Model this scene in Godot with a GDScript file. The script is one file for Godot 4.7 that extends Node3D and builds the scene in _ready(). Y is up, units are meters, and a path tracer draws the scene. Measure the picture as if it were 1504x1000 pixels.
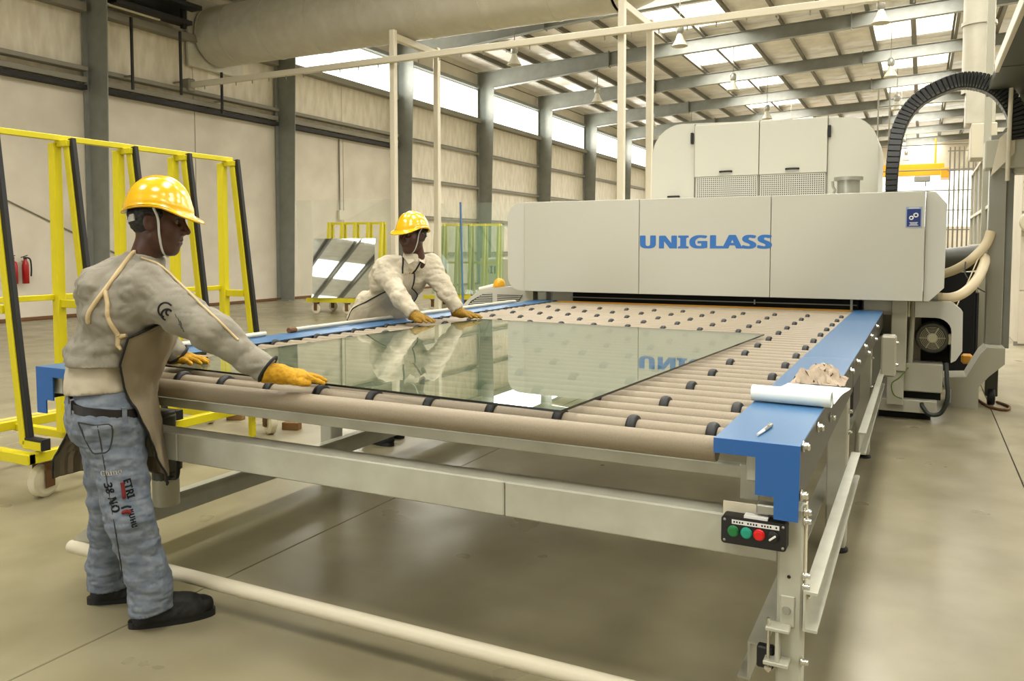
extends Node3D

# Glass tempering hall: loading table, furnace, two workers. Units are metres, y is up.
var used := {}
var M := {}
var tex := {}

func _ready():
	setup_view()
	make_materials()
	build_hall()
	build_duct_and_frames()
	build_table()
	build_furnace()
	build_right_side()
	build_racks()
	build_small_things()
	build_people()

func setup_view():
	var cam := Camera3D.new()
	cam.name = "camera"
	cam.projection = Camera3D.PROJECTION_FRUSTUM
	cam.near = 0.1
	cam.far = 300.0
	cam.keep_aspect = Camera3D.KEEP_HEIGHT
	cam.size = 2.0 * 0.1 * 500.0 / 1189.0
	cam.frustum_offset = Vector2(0.0, -70.4 * 0.1 / 1189.0)
	cam.position = Vector3(0, 1.45, 0)
	cam.rotation = Vector3(deg_to_rad(-3.15), deg_to_rad(26.83), 0)
	add_child(cam)
	cam.current = true
	var sky_mat := ProceduralSkyMaterial.new()
	sky_mat.sky_top_color = Color(0.80, 0.86, 0.93)
	sky_mat.sky_horizon_color = Color(0.95, 0.96, 0.97)
	sky_mat.ground_bottom_color = Color(0.55, 0.52, 0.45)
	sky_mat.ground_horizon_color = Color(0.80, 0.78, 0.72)
	sky_mat.sky_energy_multiplier = 1.7
	sky_mat.sun_angle_max = 0.0
	var sky := Sky.new()
	sky.sky_material = sky_mat
	var env := Environment.new()
	env.background_mode = Environment.BG_SKY
	env.sky = sky
	env.tonemap_mode = Environment.TONE_MAPPER_LINEAR
	env.tonemap_exposure = 1.04
	env.sdfgi_enabled = true
	env.ssao_enabled = true
	env.ssil_enabled = true
	var we := WorldEnvironment.new()
	we.name = "environment"
	we.environment = env
	add_child(we)
	# daylight that comes through the roof lights and the clerestory, one area light just inside each glowing sheet
	for k in range(-2, 11):
		var z: float = -11.47 - 5.67 * k + 1.95
		for x: float in SKY_X:
			area("roof_light", Vector3(x, roof_y(x) - 0.03, z), Vector2(2.3, 2.5), Vector3.DOWN, 6.8, Color(1.0, 0.985, 0.95))
	for k in range(1, 9):
		area("clerestory_light", Vector3(-15.62, 7.15, -11.47 - 5.67 * (k + 0.5)), Vector2(5.0, 0.95), Vector3.RIGHT, 4.5, Color(1.0, 0.985, 0.94))

	# the open doorway in the wall behind the viewer
	area("doorway_light", Vector3(-9.5, 2.6, 14.3), Vector2(7.0, 5.0), Vector3.FORWARD, 1.5, Color(1.0, 0.99, 0.96))

const SKY_X := [-6.95, -0.45, 6.05, 12.55]

func roof_y(x: float) -> float:
	return 8.60 + 0.040 * (x + 15.6) if x < 3.0 else 8.60 + 0.040 * (18.6 - (x - 3.0))

func area(called: String, at: Vector3, size: Vector2, dir: Vector3, energy: float, col: Color):
	var l := AreaLight3D.new()
	l.name = called
	l.area_size = size
	l.area_normalize_energy = false
	l.light_energy = energy
	l.light_color = col
	l.shadow_enabled = true
	l.set("area_range", 60.0)
	l.set("area_attenuation", 2.0)
	add_child(l, true)
	l.position = at
	l.basis = Basis.looking_at(dir, Vector3.UP if absf(dir.y) < 0.9 else Vector3.FORWARD)

# ---------------------------------------------------------------- naming
func numbered(n: String) -> String:
	if not used.has(n):
		used[n] = 0
		return n
	used[n] += 1
	return "%s_%03d" % [n, used[n]]

func tag(o: Node3D, label: String, category := "", group := "", kind := "") -> Node3D:
	if label: o.set_meta("label", label)
	if category: o.set_meta("category", category)
	if group: o.set_meta("group", group)
	if kind: o.set_meta("kind", kind)
	return o

func thing(called: String, label: String, category: String, at := Vector3.ZERO, turn := 0.0, group := "", kind := "") -> Node3D:
	var o := Node3D.new()
	o.name = numbered(called)
	add_child(o)
	o.position = at
	o.rotation.y = turn
	return tag(o, label, category, group, kind)

func put(parent: Node3D, called: String, st, m: Material, at := Vector3.ZERO) -> MeshInstance3D:
	var o := MeshInstance3D.new()
	o.name = called if parent != self else numbered(called)
	if st is SurfaceTool:
		o.mesh = st.commit()
	else:
		o.mesh = st
	o.material_override = m
	o.position = at
	parent.add_child(o, true)
	return o

func clone(src: Node3D, label: String, at: Vector3, turn := 0.0) -> Node3D:
	var base: String = String(src.name).rstrip("0123456789").rstrip("_")
	var c: Node3D = src.duplicate()
	c.name = numbered(base)
	add_child(c)
	c.position = at
	c.rotation.y = turn
	c.set_meta("label", label)
	return c

# ---------------------------------------------------------------- mesh tools
func new_st() -> SurfaceTool:
	var st := SurfaceTool.new()
	st.begin(Mesh.PRIMITIVE_TRIANGLES)
	return st

func done(st: SurfaceTool) -> SurfaceTool:
	st.generate_normals()
	return st

func tri(st: SurfaceTool, a: Vector3, b: Vector3, c: Vector3, out: Vector3):
	if (b - a).cross(c - a).dot(out) > 0.0:
		var t := b
		b = c
		c = t
	st.add_vertex(a)
	st.add_vertex(b)
	st.add_vertex(c)

func face(st: SurfaceTool, pts: Array, out: Vector3):
	for i in range(1, pts.size() - 1):
		tri(st, pts[0], pts[i], pts[i + 1], out)

# a box with chamfered edges
func bx(st: SurfaceTool, c: Vector3, s: Vector3, bev := 0.0, bs := Basis.IDENTITY):
	var h := s * 0.5
	st.set_smooth_group(-1)
	if bev <= 0.0:
		for ax in 3:
			for sg: float in [-1.0, 1.0]:
				var n := Vector3.ZERO
				n[ax] = sg
				var u := Vector3.ZERO
				u[(ax + 1) % 3] = h[(ax + 1) % 3]
				var v := Vector3.ZERO
				v[(ax + 2) % 3] = h[(ax + 2) % 3]
				var m := n * h[ax]
				face(st, [c + bs * (m - u - v), c + bs * (m + u - v), c + bs * (m + u + v), c + bs * (m - u + v)], bs * n)
		return
	bev = minf(bev, 0.49 * minf(s.x, minf(s.y, s.z)))
	var P := func(sg: Vector3, ax: int) -> Vector3:
		var q := Vector3(sg.x * (h.x - bev), sg.y * (h.y - bev), sg.z * (h.z - bev))
		q[ax] = sg[ax] * h[ax]
		return c + bs * q
	for ax in 3:
		var a1 := (ax + 1) % 3
		var a2 := (ax + 2) % 3
		for s0: float in [-1.0, 1.0]:
			var q := []
			for e: Vector2 in [Vector2(-1, -1), Vector2(1, -1), Vector2(1, 1), Vector2(-1, 1)]:
				var g := Vector3.ZERO
				g[ax] = s0
				g[a1] = e.x
				g[a2] = e.y
				q.append(P.call(g, ax))
			var n := Vector3.ZERO
			n[ax] = s0
			face(st, q, bs * n)
			for s1: float in [-1.0, 1.0]:
				var g1 := Vector3.ZERO
				g1[ax] = s0
				g1[a1] = s1
				g1[a2] = -1.0
				var g2 := g1
				g2[a2] = 1.0
				var ov := g1
				ov[a2] = 0.0
				face(st, [P.call(g1, ax), P.call(g2, ax), P.call(g2, a1), P.call(g1, a1)], bs * ov)
	for sx: float in [-1.0, 1.0]:
		for sy: float in [-1.0, 1.0]:
			for sz: float in [-1.0, 1.0]:
				var g := Vector3(sx, sy, sz)
				tri(st, P.call(g, 0), P.call(g, 1), P.call(g, 2), bs * g)

func box(c: Vector3, s: Vector3, bev := 0.0, bs := Basis.IDENTITY) -> SurfaceTool:
	var st := new_st()
	bx(st, c, s, bev, bs)
	return done(st)

# a square-section bar from a to b
func bar(st: SurfaceTool, a: Vector3, b: Vector3, w: float, h: float, bev := 0.0, up := Vector3.UP):
	var d := (b - a)
	var L := d.length()
	d /= L
	if absf(d.dot(up)) > 0.98: up = Vector3.RIGHT if absf(d.x) < 0.9 else Vector3.FORWARD
	var x := up.cross(d).normalized()
	var y := d.cross(x)
	bx(st, (a + b) * 0.5, Vector3(w, h, L), bev, Basis(x, y, d))

func ring_pts(c: Vector3, x: Vector3, y: Vector3, r: float, n: int, ry := -1.0) -> PackedVector3Array:
	var o := PackedVector3Array()
	for i in n:
		var a := TAU * i / n
		o.append(c + x * cos(a) * r + y * sin(a) * (r if ry < 0 else ry))
	return o

func bridge(st: SurfaceTool, A: PackedVector3Array, B: PackedVector3Array, ca: Vector3, cb: Vector3):
	var n := A.size()
	for i in n:
		var j := (i + 1) % n
		var out := A[i] + A[j] + B[i] + B[j] - 2.0 * (ca + cb)
		face(st, [A[i], A[j], B[j], B[i]], out)

# a round tube through points; r is a number or one radius per point
func tube(st: SurfaceTool, pts: Array, r, n := 10, caps := true, closed := false):
	var m := pts.size()
	var up := Vector3.UP
	var d0: Vector3 = (pts[1] - pts[0]).normalized()
	if absf(d0.dot(up)) > 0.95: up = Vector3.RIGHT
	var x := up.cross(d0).normalized()
	var prev := PackedVector3Array()
	var first := PackedVector3Array()
	st.set_smooth_group(0)
	for i in m:
		var d: Vector3
		if closed: d = (pts[(i + 1) % m] - pts[(i + m - 1) % m]).normalized()
		elif i == 0: d = d0
		elif i == m - 1: d = (pts[i] - pts[i - 1]).normalized()
		else: d = ((pts[i + 1] - pts[i]).normalized() + (pts[i] - pts[i - 1]).normalized()).normalized()
		x = (x - d * x.dot(d)).normalized()
		var y := d.cross(x)
		var rr: float = r[i] if r is Array else r
		var R := ring_pts(pts[i], x, y, rr, n)
		if i: bridge(st, prev, R, pts[i - 1], pts[i])
		else: first = R
		if caps and not closed and (i == 0 or i == m - 1):
			st.set_smooth_group(-1)
			face(st, Array(R), -d if i == 0 else d)
			st.set_smooth_group(0)
		prev = R
	if closed: bridge(st, prev, first, pts[m - 1], pts[0])

func tubes(pts: Array, r, n := 10) -> SurfaceTool:
	var st := new_st()
	tube(st, pts, r, n)
	return done(st)

# a turned shape: profile of (radius, height) about the y axis of xf
func lathe(st: SurfaceTool, prof: Array, n: int, xf := Transform3D.IDENTITY, hard := false):
	st.set_smooth_group(0)
	for k in range(prof.size() - 1):
		if hard: st.set_smooth_group(k + 1)
		var a: Vector2 = prof[k]
		var b: Vector2 = prof[k + 1]
		var e := b - a
		var nn := Vector2(e.y, -e.x)
		for i in n:
			var t0 := TAU * i / n
			var t1 := TAU * (i + 1) / n
			var c0 := Vector3(cos(t0), 0, sin(t0))
			var c1 := Vector3(cos(t1), 0, sin(t1))
			var cm := (c0 + c1).normalized()
			var out := xf.basis * (cm * nn.x + Vector3.UP * nn.y)
			var p := [xf * (c0 * a.x + Vector3.UP * a.y), xf * (c1 * a.x + Vector3.UP * a.y), xf * (c1 * b.x + Vector3.UP * b.y), xf * (c0 * b.x + Vector3.UP * b.y)]
			if a.x < 1e-5: tri(st, p[0], p[2], p[3], out)
			elif b.x < 1e-5: tri(st, p[0], p[1], p[2], out)
			else: face(st, p, out)

# polygon in the x-y plane of xf, pushed from z = 0 to z = depth
func prism(st: SurfaceTool, poly: PackedVector2Array, depth: float, xf := Transform3D.IDENTITY):
	st.set_smooth_group(-1)
	var ix := Geometry2D.triangulate_polygon(poly)
	var f := func(p: Vector2, z: float) -> Vector3: return xf * Vector3(p.x, p.y, z)
	var sg := signf(depth)
	for i in range(0, ix.size(), 3):
		for z: float in [0.0, depth]:
			tri(st, f.call(poly[ix[i]], z), f.call(poly[ix[i + 1]], z), f.call(poly[ix[i + 2]], z), xf.basis.z * (sg if z != 0.0 else -sg))
	var ccw := not Geometry2D.is_polygon_clockwise(poly)
	for i in poly.size():
		var a := poly[i]
		var b := poly[(i + 1) % poly.size()]
		var e := b - a
		var n := Vector2(e.y, -e.x) * (1.0 if ccw else -1.0)
		face(st, [f.call(a, 0.0), f.call(b, 0.0), f.call(b, depth), f.call(a, depth)], xf.basis * Vector3(n.x, n.y, 0))

func rrect(w: float, h: float, r: float, n := 4) -> PackedVector2Array:
	var o := PackedVector2Array()
	for q in 4:
		var c := Vector2((w * 0.5 - r) * (1 if q == 0 or q == 3 else -1), (h * 0.5 - r) * (1 if q < 2 else -1))
		for i in n + 1:
			var a := PI * 0.5 * (q + float(i) / n)
			o.append(c + Vector2(cos(a), sin(a)) * r)
	return o

func spline(ctrl: Array, per := 6) -> Array:
	var o := []
	for i in range(ctrl.size() - 1):
		var p0: Vector3 = ctrl[maxi(i - 1, 0)]
		var p1: Vector3 = ctrl[i]
		var p2: Vector3 = ctrl[i + 1]
		var p3: Vector3 = ctrl[mini(i + 2, ctrl.size() - 1)]
		for k in per:
			o.append(p1.cubic_interpolate(p2, p0, p3, float(k) / per))
	o.append(ctrl[-1])
	return o

func words(t: String, height: float, bold := true, fat := 0.0, face_name := "Droid Sans") -> ArrayMesh:
	var f := SystemFont.new()
	f.font_names = PackedStringArray([face_name])
	f.font_weight = 700 if bold else 400
	var tm := TextMesh.new()
	tm.text = t
	tm.font = f
	tm.font_size = 64
	tm.pixel_size = height / 46.0
	tm.depth = 0.0
	tm.curve_step = 1.5
	if fat <= 0.0:
		var am := ArrayMesh.new()
		am.add_surface_from_arrays(Mesh.PRIMITIVE_TRIANGLES, tm.get_mesh_arrays())
		return am
	var st := new_st()
	for i in 5:
		st.append_from(tm, 0, Transform3D(Basis(), Vector3(height * fat * (i - 2) * 0.5, height * fat * 0.25 * (1 if i % 2 else -1), 0.00004 * i)))
	return st.commit()

# ---------------------------------------------------------------- materials
func noise_tex(key: String, freq: float, c0: Color, c1: Color, size := 512, octaves := 4, normal := false, bump := 2.0, kind := FastNoiseLite.TYPE_SIMPLEX_SMOOTH) -> NoiseTexture2D:
	if tex.has(key): return tex[key]
	var n := FastNoiseLite.new()
	n.seed = key.hash() % 1000
	n.frequency = freq
	n.noise_type = kind
	n.fractal_octaves = octaves
	var t := NoiseTexture2D.new()
	t.width = size
	t.height = size
	t.seamless = true
	t.noise = n
	if normal:
		t.as_normal_map = true
		t.bump_strength = bump
	else:
		var g := Gradient.new()
		g.set_color(0, c0)
		g.set_color(1, c1)
		t.color_ramp = g
	tex[key] = t
	return t

func mat(key: String, col: Color, rough := 0.6, metal := 0.0) -> StandardMaterial3D:
	var m := StandardMaterial3D.new()
	m.resource_name = key
	m.albedo_color = col
	m.roughness = rough
	m.metallic = metal
	M[key] = m
	return m

func tri_tex(m: StandardMaterial3D, t: Texture2D, scale: float, world := false, nrm: Texture2D = null, nscale := 1.0):
	m.uv1_triplanar = true
	m.uv1_world_triplanar = world
	m.uv1_scale = Vector3.ONE * scale
	if t: m.albedo_texture = t
	if nrm:
		m.normal_enabled = true
		m.normal_texture = nrm
		m.normal_scale = nscale

func make_materials():
	var m: StandardMaterial3D
	var soft := noise_tex("soft", 0.010, Color(0.90, 0.89, 0.87), Color(1, 1, 1))
	var grime := noise_tex("grime", 0.014, Color(0.88, 0.86, 0.82), Color(1, 1, 1), 512, 5)
	var speck := noise_tex("speck", 0.16, Color(0.88, 0.88, 0.88), Color(1, 1, 1), 512, 3)
	var fold_n := noise_tex("fold_n", 0.012, Color.BLACK, Color.WHITE, 512, 3, true, 6.0)
	var weave_n := noise_tex("weave_n", 0.25, Color.BLACK, Color.WHITE, 256, 2, true, 3.0)
	m = mat("floor", Color(0.565, 0.535, 0.435), 0.42)
	tri_tex(m, noise_tex("concrete", 0.008, Color(0.84, 0.835, 0.80), Color(1, 1, 1), 1024, 6), 0.22, true)
	m.roughness_texture = noise_tex("floor_rough", 0.012, Color(0.55, 0.55, 0.55), Color(1, 1, 1), 512, 4)
	m.roughness_texture_channel = BaseMaterial3D.TEXTURE_CHANNEL_RED
	m.roughness = 0.45
	mat("joint", Color(0.30, 0.26, 0.18), 0.9)
	mat("yellow_line", Color(0.80, 0.70, 0.30), 0.7)
	m = mat("wall_sheet", Color(0.835, 0.805, 0.735), 0.55)
	tri_tex(m, soft, 0.15, true)
	m = mat("wall_quilt", Color(0.90, 0.87, 0.79), 0.42)
	tri_tex(m, grime, 0.35, true, noise_tex("quilt_n", 0.006, Color.BLACK, Color.WHITE, 512, 2, true, 8.0), 0.6)
	m.uv1_scale = Vector3(0.55, 0.16, 0.55)
	m = mat("roof_quilt", Color(0.95, 0.93, 0.90), 0.30)
	tri_tex(m, soft, 0.3, true, tex["quilt_n"], 0.8)
	m.backlight_enabled = true
	m.backlight = Color(0.60, 0.585, 0.54)
	m = mat("steel_grey", Color(0.52, 0.53, 0.50), 0.45)
	tri_tex(m, soft, 0.4, true)
	mat("purlin", Color(0.40, 0.38, 0.32), 0.55)
	mat("girt", Color(0.50, 0.48, 0.42), 0.55)
	mat("track_dark", Color(0.09, 0.08, 0.07), 0.6)
	m = mat("skylight", Color(0.9, 0.9, 0.86), 0.5)
	m.emission_enabled = true
	m.emission = Color(1.0, 0.98, 0.92)
	m.emission_energy_multiplier = 2.2
	m = mat("clerestory", Color(0.9, 0.92, 0.9), 0.5)
	m.emission_enabled = true
	m.emission = Color(0.97, 1.0, 0.98)
	m.emission_energy_multiplier = 2.5
	m = mat("duct", Color(0.80, 0.785, 0.72), 0.38, 0.08)
	tri_tex(m, soft, 0.5, true)
	mat("white_steel", Color(0.80, 0.77, 0.68), 0.4)
	m = mat("hood", Color(0.72, 0.715, 0.66), 0.38)
	mat("seam", Color(0.42, 0.40, 0.34), 0.6)
	m = mat("hood_side", Color(0.75, 0.745, 0.70), 0.34)
	mat("beige_steel", Color(0.66, 0.65, 0.58), 0.42)
	m = mat("table_steel", Color(0.70, 0.70, 0.64), 0.40)
	tri_tex(m, soft, 1.0, true)
	mat("dark_shield", Color(0.11, 0.11, 0.10), 0.38, 0.1)
	mat("black", Color(0.02, 0.02, 0.02), 0.5)
	mat("rubber", Color(0.022, 0.022, 0.022), 0.55)
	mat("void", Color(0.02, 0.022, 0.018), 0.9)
	m = mat("roller", Color(0.56, 0.51, 0.42), 0.50)
	tri_tex(m, speck, 1.5)
	mat("blue", Color(0.20, 0.38, 0.55), 0.30)
	mat("blue_front", Color(0.11, 0.35, 0.62), 0.45)
	mat("letter_blue", Color(0.14, 0.40, 0.68), 0.5)
	mat("sign_blue", Color(0.08, 0.17, 0.42), 0.45)
	mat("sign_edge", Color(0.55, 0.60, 0.70), 0.5)
	mat("sign_white", Color(0.85, 0.85, 0.84), 0.5)
	mat("bolt", Color(0.80, 0.79, 0.75), 0.25, 0.85)
	mat("zinc", Color(0.60, 0.60, 0.56), 0.38, 0.5)
	mat("yellow", Color(0.79, 0.74, 0.05), 0.42)
	mat("caster", Color(0.86, 0.83, 0.72), 0.5)
	mat("rust", Color(0.40, 0.27, 0.14), 0.8)
	mat("wood", Color(0.50, 0.37, 0.21), 0.8)
	mat("red", Color(0.62, 0.06, 0.06), 0.35)
	mat("green_button", Color(0.05, 0.42, 0.20), 0.4)
	mat("teal_button", Color(0.05, 0.55, 0.45), 0.4)
	mat("red_button", Color(0.80, 0.06, 0.06), 0.4)
	mat("orange", Color(0.90, 0.45, 0.08), 0.5)
	mat("paper", Color(0.92, 0.95, 0.93), 0.75)
	mat("yellow_cap", Color(0.85, 0.62, 0.03), 0.4)
	m = mat("rag", Color(0.70, 0.64, 0.57), 0.95)
	tri_tex(m, grime, 6.0, false, weave_n, 0.6)
	mat("yellow_edge", Color(0.78, 0.56, 0.16), 0.5)
	mat("crane", Color(0.90, 0.60, 0.03), 0.4)
	m = mat("chain", Color(0.03, 0.035, 0.025), 0.4)
	mat("hose", Color(0.80, 0.74, 0.60), 0.5)
	mat("cable_dark", Color(0.10, 0.12, 0.09), 0.5)
	mat("cable_green", Color(0.30, 0.40, 0.10), 0.6)
	mat("motor", Color(0.22, 0.22, 0.17), 0.5)
	mat("motor_light", Color(0.66, 0.64, 0.54), 0.5)
	# glass
	m = mat("sheet_glass", Color(0.36, 0.50, 0.36, 0.17), 0.0)
	m.transparency = BaseMaterial3D.TRANSPARENCY_ALPHA
	m = mat("glass_edge", Color(0.02, 0.05, 0.035), 0.15)
	m = mat("clear_glass", Color(0.72, 0.85, 0.75, 0.05), 0.0)
	m.transparency = BaseMaterial3D.TRANSPARENCY_ALPHA
	m = mat("green_glass", Color(0.45, 0.66, 0.52, 0.25), 0.0)
	m.transparency = BaseMaterial3D.TRANSPARENCY_ALPHA
	mat("mirror_glass", Color(0.92, 0.95, 0.95), 0.02, 1.0)
	mat("grey_glass", Color(0.16, 0.19, 0.20), 0.05, 0.2)
	# people
	m = mat("skin", Color(0.28, 0.155, 0.095), 0.5)
	tri_tex(m, noise_tex("skin_t", 0.05, Color(0.85, 0.82, 0.80), Color(1, 1, 1), 256, 3), 6.0)
	mat("hair", Color(0.02, 0.017, 0.015), 0.6)
	mat("eye_white", Color(0.48, 0.44, 0.40), 0.3)
	m = mat("shirt", Color(0.55, 0.535, 0.49), 0.9)
	tri_tex(m, grime, 1.2, false, fold_n, 0.9)
	m = mat("undershirt", Color(0.76, 0.725, 0.645), 0.9)
	tri_tex(m, soft, 1.2, false, fold_n, 0.5)
	m = mat("apron", Color(0.52, 0.475, 0.385), 0.9)
	tri_tex(m, grime, 1.0, false, fold_n, 0.6)
	m = mat("apron_white", Color(0.70, 0.67, 0.60), 0.9)
	tri_tex(m, grime, 1.0, false, fold_n, 0.6)
	mat("strap", Color(0.74, 0.66, 0.50), 0.9)
	mat("piping", Color(0.05, 0.055, 0.045), 0.8)
	m = mat("denim", Color(0.52, 0.545, 0.565), 0.9)
	tri_tex(m, noise_tex("denim_t", 0.02, Color(0.62, 0.66, 0.74), Color(1, 1, 1), 512, 5), 2.0, false, fold_n, 1.0)
	m = mat("dark_cloth", Color(0.20, 0.20, 0.19), 0.95)
	mat("belt", Color(0.06, 0.035, 0.035), 0.5)
	m = mat("boot", Color(0.06, 0.052, 0.035), 0.7)
	m = mat("helmet", Color(0.88, 0.68, 0.012), 0.22)
	m.clearcoat_enabled = true
	m.clearcoat = 0.5
	m.clearcoat_roughness = 0.1
	m = mat("glove", Color(0.80, 0.62, 0.04), 0.85)
	tri_tex(m, noise_tex("glove_t", 0.03, Color(0.72, 0.66, 0.55), Color(1, 1, 1), 256, 3), 8.0, false, fold_n, 0.6)
	m = mat("glove_worn", Color(0.60, 0.47, 0.08), 0.85)
	tri_tex(m, tex["glove_t"], 8.0, false, fold_n, 0.6)
	mat("strap_white", Color(0.75, 0.75, 0.72), 0.7)
	mat("ink", Color(0.05, 0.06, 0.06), 0.9)
	mat("ink_red", Color(0.40, 0.08, 0.08), 0.9)
	mat("ink_pale", Color(0.80, 0.78, 0.72), 0.9)

# ---------------------------------------------------------------- the hall
const BAY := 5.67
const Z0 := -11.47

func build_hall():
	# concrete slabs with open joints between them
	var fl := thing("floor", "worn beige concrete floor of the factory hall with sawn joints", "", Vector3.ZERO, 0.0, "", "structure")
	put(fl, "sub_base", box(Vector3(1.35, -0.32, -26), Vector3(35.5, 0.5, 82)), M.joint)
	var xs := [-16.2, -12.55, -9.27, -5.99, -2.70, 0.59, 3.87, 7.2, 11.0, 19.0]
	var zs := [14.5, 5.0, -13.2, -31.5, -49.5, -66.5]
	for i in xs.size() - 1:
		for j in zs.size() - 1:
			var w: float = xs[i + 1] - xs[i]
			var d: float = zs[j] - zs[j + 1]
			put(fl, "concrete_slab", box(Vector3(xs[i] + w * 0.5, -0.05, zs[j] - d * 0.5), Vector3(w - 0.007, 0.1, d - 0.007), 0.0025), M.floor)
	var yl := new_st()
	bx(yl, Vector3(-6.9, 0.0006, -4.3), Vector3(0.07, 0.0012, 9.0))
	put(fl, "painted_line", done(yl), M.yellow_line)
	# left wall
	var wl := thing("wall_left", "long cream sheet-clad wall with grey rails", "", Vector3.ZERO, 0.0, "", "structure")
	put(wl, "outer_leaf", box(Vector3(-16.12, 3.25, -26), Vector3(0.2, 6.5, 81)), M.wall_sheet)
	put(wl, "upper_leaf", box(Vector3(-16.12, 8.25, -26), Vector3(0.2, 1.1, 81)), M.wall_sheet)
	var sheet := box(Vector3.ZERO, Vector3(0.05, 4.80, BAY * 0.5 - 0.02), 0.006)
	var quilt := box(Vector3.ZERO, Vector3(0.05, 1.62, BAY * 0.5 - 0.012), 0.01)
	var sheet_m := sheet.commit()
	var quilt_m := quilt.commit()
	for k in range(-4, 2):
		for s in 2:
			var zc: float = Z0 - BAY * (k + 0.25 + 0.5 * s)
			put(wl, "wall_sheet", sheet_m, M.wall_sheet, Vector3(-15.93, 2.40, zc))
			put(wl, "quilted_panel", quilt_m, M.wall_quilt, Vector3(-15.97, 5.70, zc))
	var rows := [0.0, 1.28, 2.58, 3.88, 5.23, 6.5]
	for r in 5:
		var hh: float = rows[r + 1] - rows[r]
		var pm := box(Vector3.ZERO, Vector3(0.05, hh - 0.015, BAY * 0.5 - 0.012), 0.01).commit()
		for k in range(2, 9):
			for s in 2:
				put(wl, "quilted_panel", pm, M.wall_quilt, Vector3(-15.97, rows[r] + hh * 0.5, Z0 - BAY * (k + 0.25 + 0.5 * s)))
	for k in range(-4, 9):
		var a: float = Z0 - BAY * k - 0.13
		var b: float = Z0 - BAY * (k + 1) + 0.13
		var L := a - b
		var z := (a + b) * 0.5
		put(wl, "girt", box(Vector3(-15.80, 6.47, z), Vector3(0.24, 0.18, L), 0.01), M.girt)
		if k < 2:
			put(wl, "track_rail", box(Vector3(-15.80, 5.20, z), Vector3(0.22, 0.09, L), 0.008), M.girt)
			put(wl, "track_rail", box(Vector3(-15.78, 4.97, z), Vector3(0.10, 0.12, L), 0.008), M.girt)
			put(wl, "door_track", box(Vector3(-15.82, 4.82, z), Vector3(0.20, 0.10, L), 0.006), M.track_dark)
		else:
			for y: float in [1.28, 2.58, 3.88, 5.23]:
				var g := new_st()
				bx(g, Vector3(-15.87, y, z), Vector3(0.16, 0.02, L))
				bx(g, Vector3(-15.80, y - 0.05, z), Vector3(0.02, 0.11, L))
				put(wl, "girt", done(g), M.girt)
		put(wl, "eaves_beam", box(Vector3(-15.84, 7.80, z), Vector3(0.16, 0.12, L), 0.01), M.steel_grey)
	# clerestory
	put(wl, "blank_band", box(Vector3(-15.98, 7.10, -3.6), Vector3(0.05, 1.22, 27.1)), M.wall_quilt)
	for k in range(1, 9):
		var w := thing("window_%d" % k, "%s bright clerestory light from the left, high on the long wall" % ["first", "second", "third", "fourth", "fifth", "sixth", "seventh", "eighth"][k - 1], "window", Vector3.ZERO, 0.0, "clerestory lights", "structure")
		var z: float = Z0 - BAY * (k + 0.5)
		put(w, "pane", box(Vector3(-15.98, 7.10, z), Vector3(0.03, 1.22, BAY - 0.1)), M.clerestory)
	# skirting of brown stain where wall meets floor
	var tr := thing("baseboard_left", "thin brown kerb along the foot of the left wall", "", Vector3.ZERO, 0.0, "", "structure")
	put(tr, "kerb", box(Vector3(-15.88, 0.035, -26), Vector3(0.06, 0.07, 80), 0.01), M.rust)
	# other walls, with thickness, mostly out of frame
	var wr := thing("wall_right", "cream sheet-clad wall on the far right", "", Vector3.ZERO, 0.0, "", "structure")
	put(wr, "outer_leaf", box(Vector3(18.8, 4.2, -26), Vector3(0.3, 9.0, 81)), M.wall_sheet)
	var wf := thing("wall_front", "cream sheet-clad wall behind the viewer", "", Vector3.ZERO, 0.0, "", "structure")
	put(wf, "left_leaf", box(Vector3(-14.6, 4.6, 14.6), Vector3(3.2, 9.4, 0.3)), M.wall_sheet)
	put(wf, "right_leaf", box(Vector3(6.5, 4.6, 14.6), Vector3(25.0, 9.4, 0.3)), M.wall_sheet)
	put(wf, "door_head", box(Vector3(-9.5, 7.2, 14.6), Vector3(7.0, 4.2, 0.3)), M.wall_sheet)
	var wb := thing("wall_back", "far end wall with a broad bright translucent band", "", Vector3.ZERO, 0.0, "", "structure")
	put(wb, "lower_wall", box(Vector3(1.35, 1.5, -66.6), Vector3(35.2, 3.0, 0.3)), M.wall_sheet)
	put(wb, "upper_wall", box(Vector3(1.35, 8.2, -66.6), Vector3(35.2, 2.4, 0.3)), M.wall_sheet)
	var w2 := thing("window_9", "bright translucent band across the far end wall", "window", Vector3.ZERO, 0.0, "", "structure")
	for i in 8:
		put(w2, "pane", box(Vector3(-14.0 + 4.4 * i, 5.0, -66.6), Vector3(4.3, 4.0, 0.05)), M.clerestory)
	# columns on the left wall
	var words_n := ["behind the viewer", "behind the viewer", "behind the viewer", "nearest the viewer along the panelled wall", "beside the tall yellow rack at the left", "between the panelled wall and the mirrored rack", "behind the pair of slim white posts", "beyond the second worker's rack of tall glass", "left of the slim white posts by the furnace", "fourth from the far end of the clerestory", "third from the far end of the clerestory", "second from the far end of the clerestory", "at the far end of the clerestory", "by the far end wall"]
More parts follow.
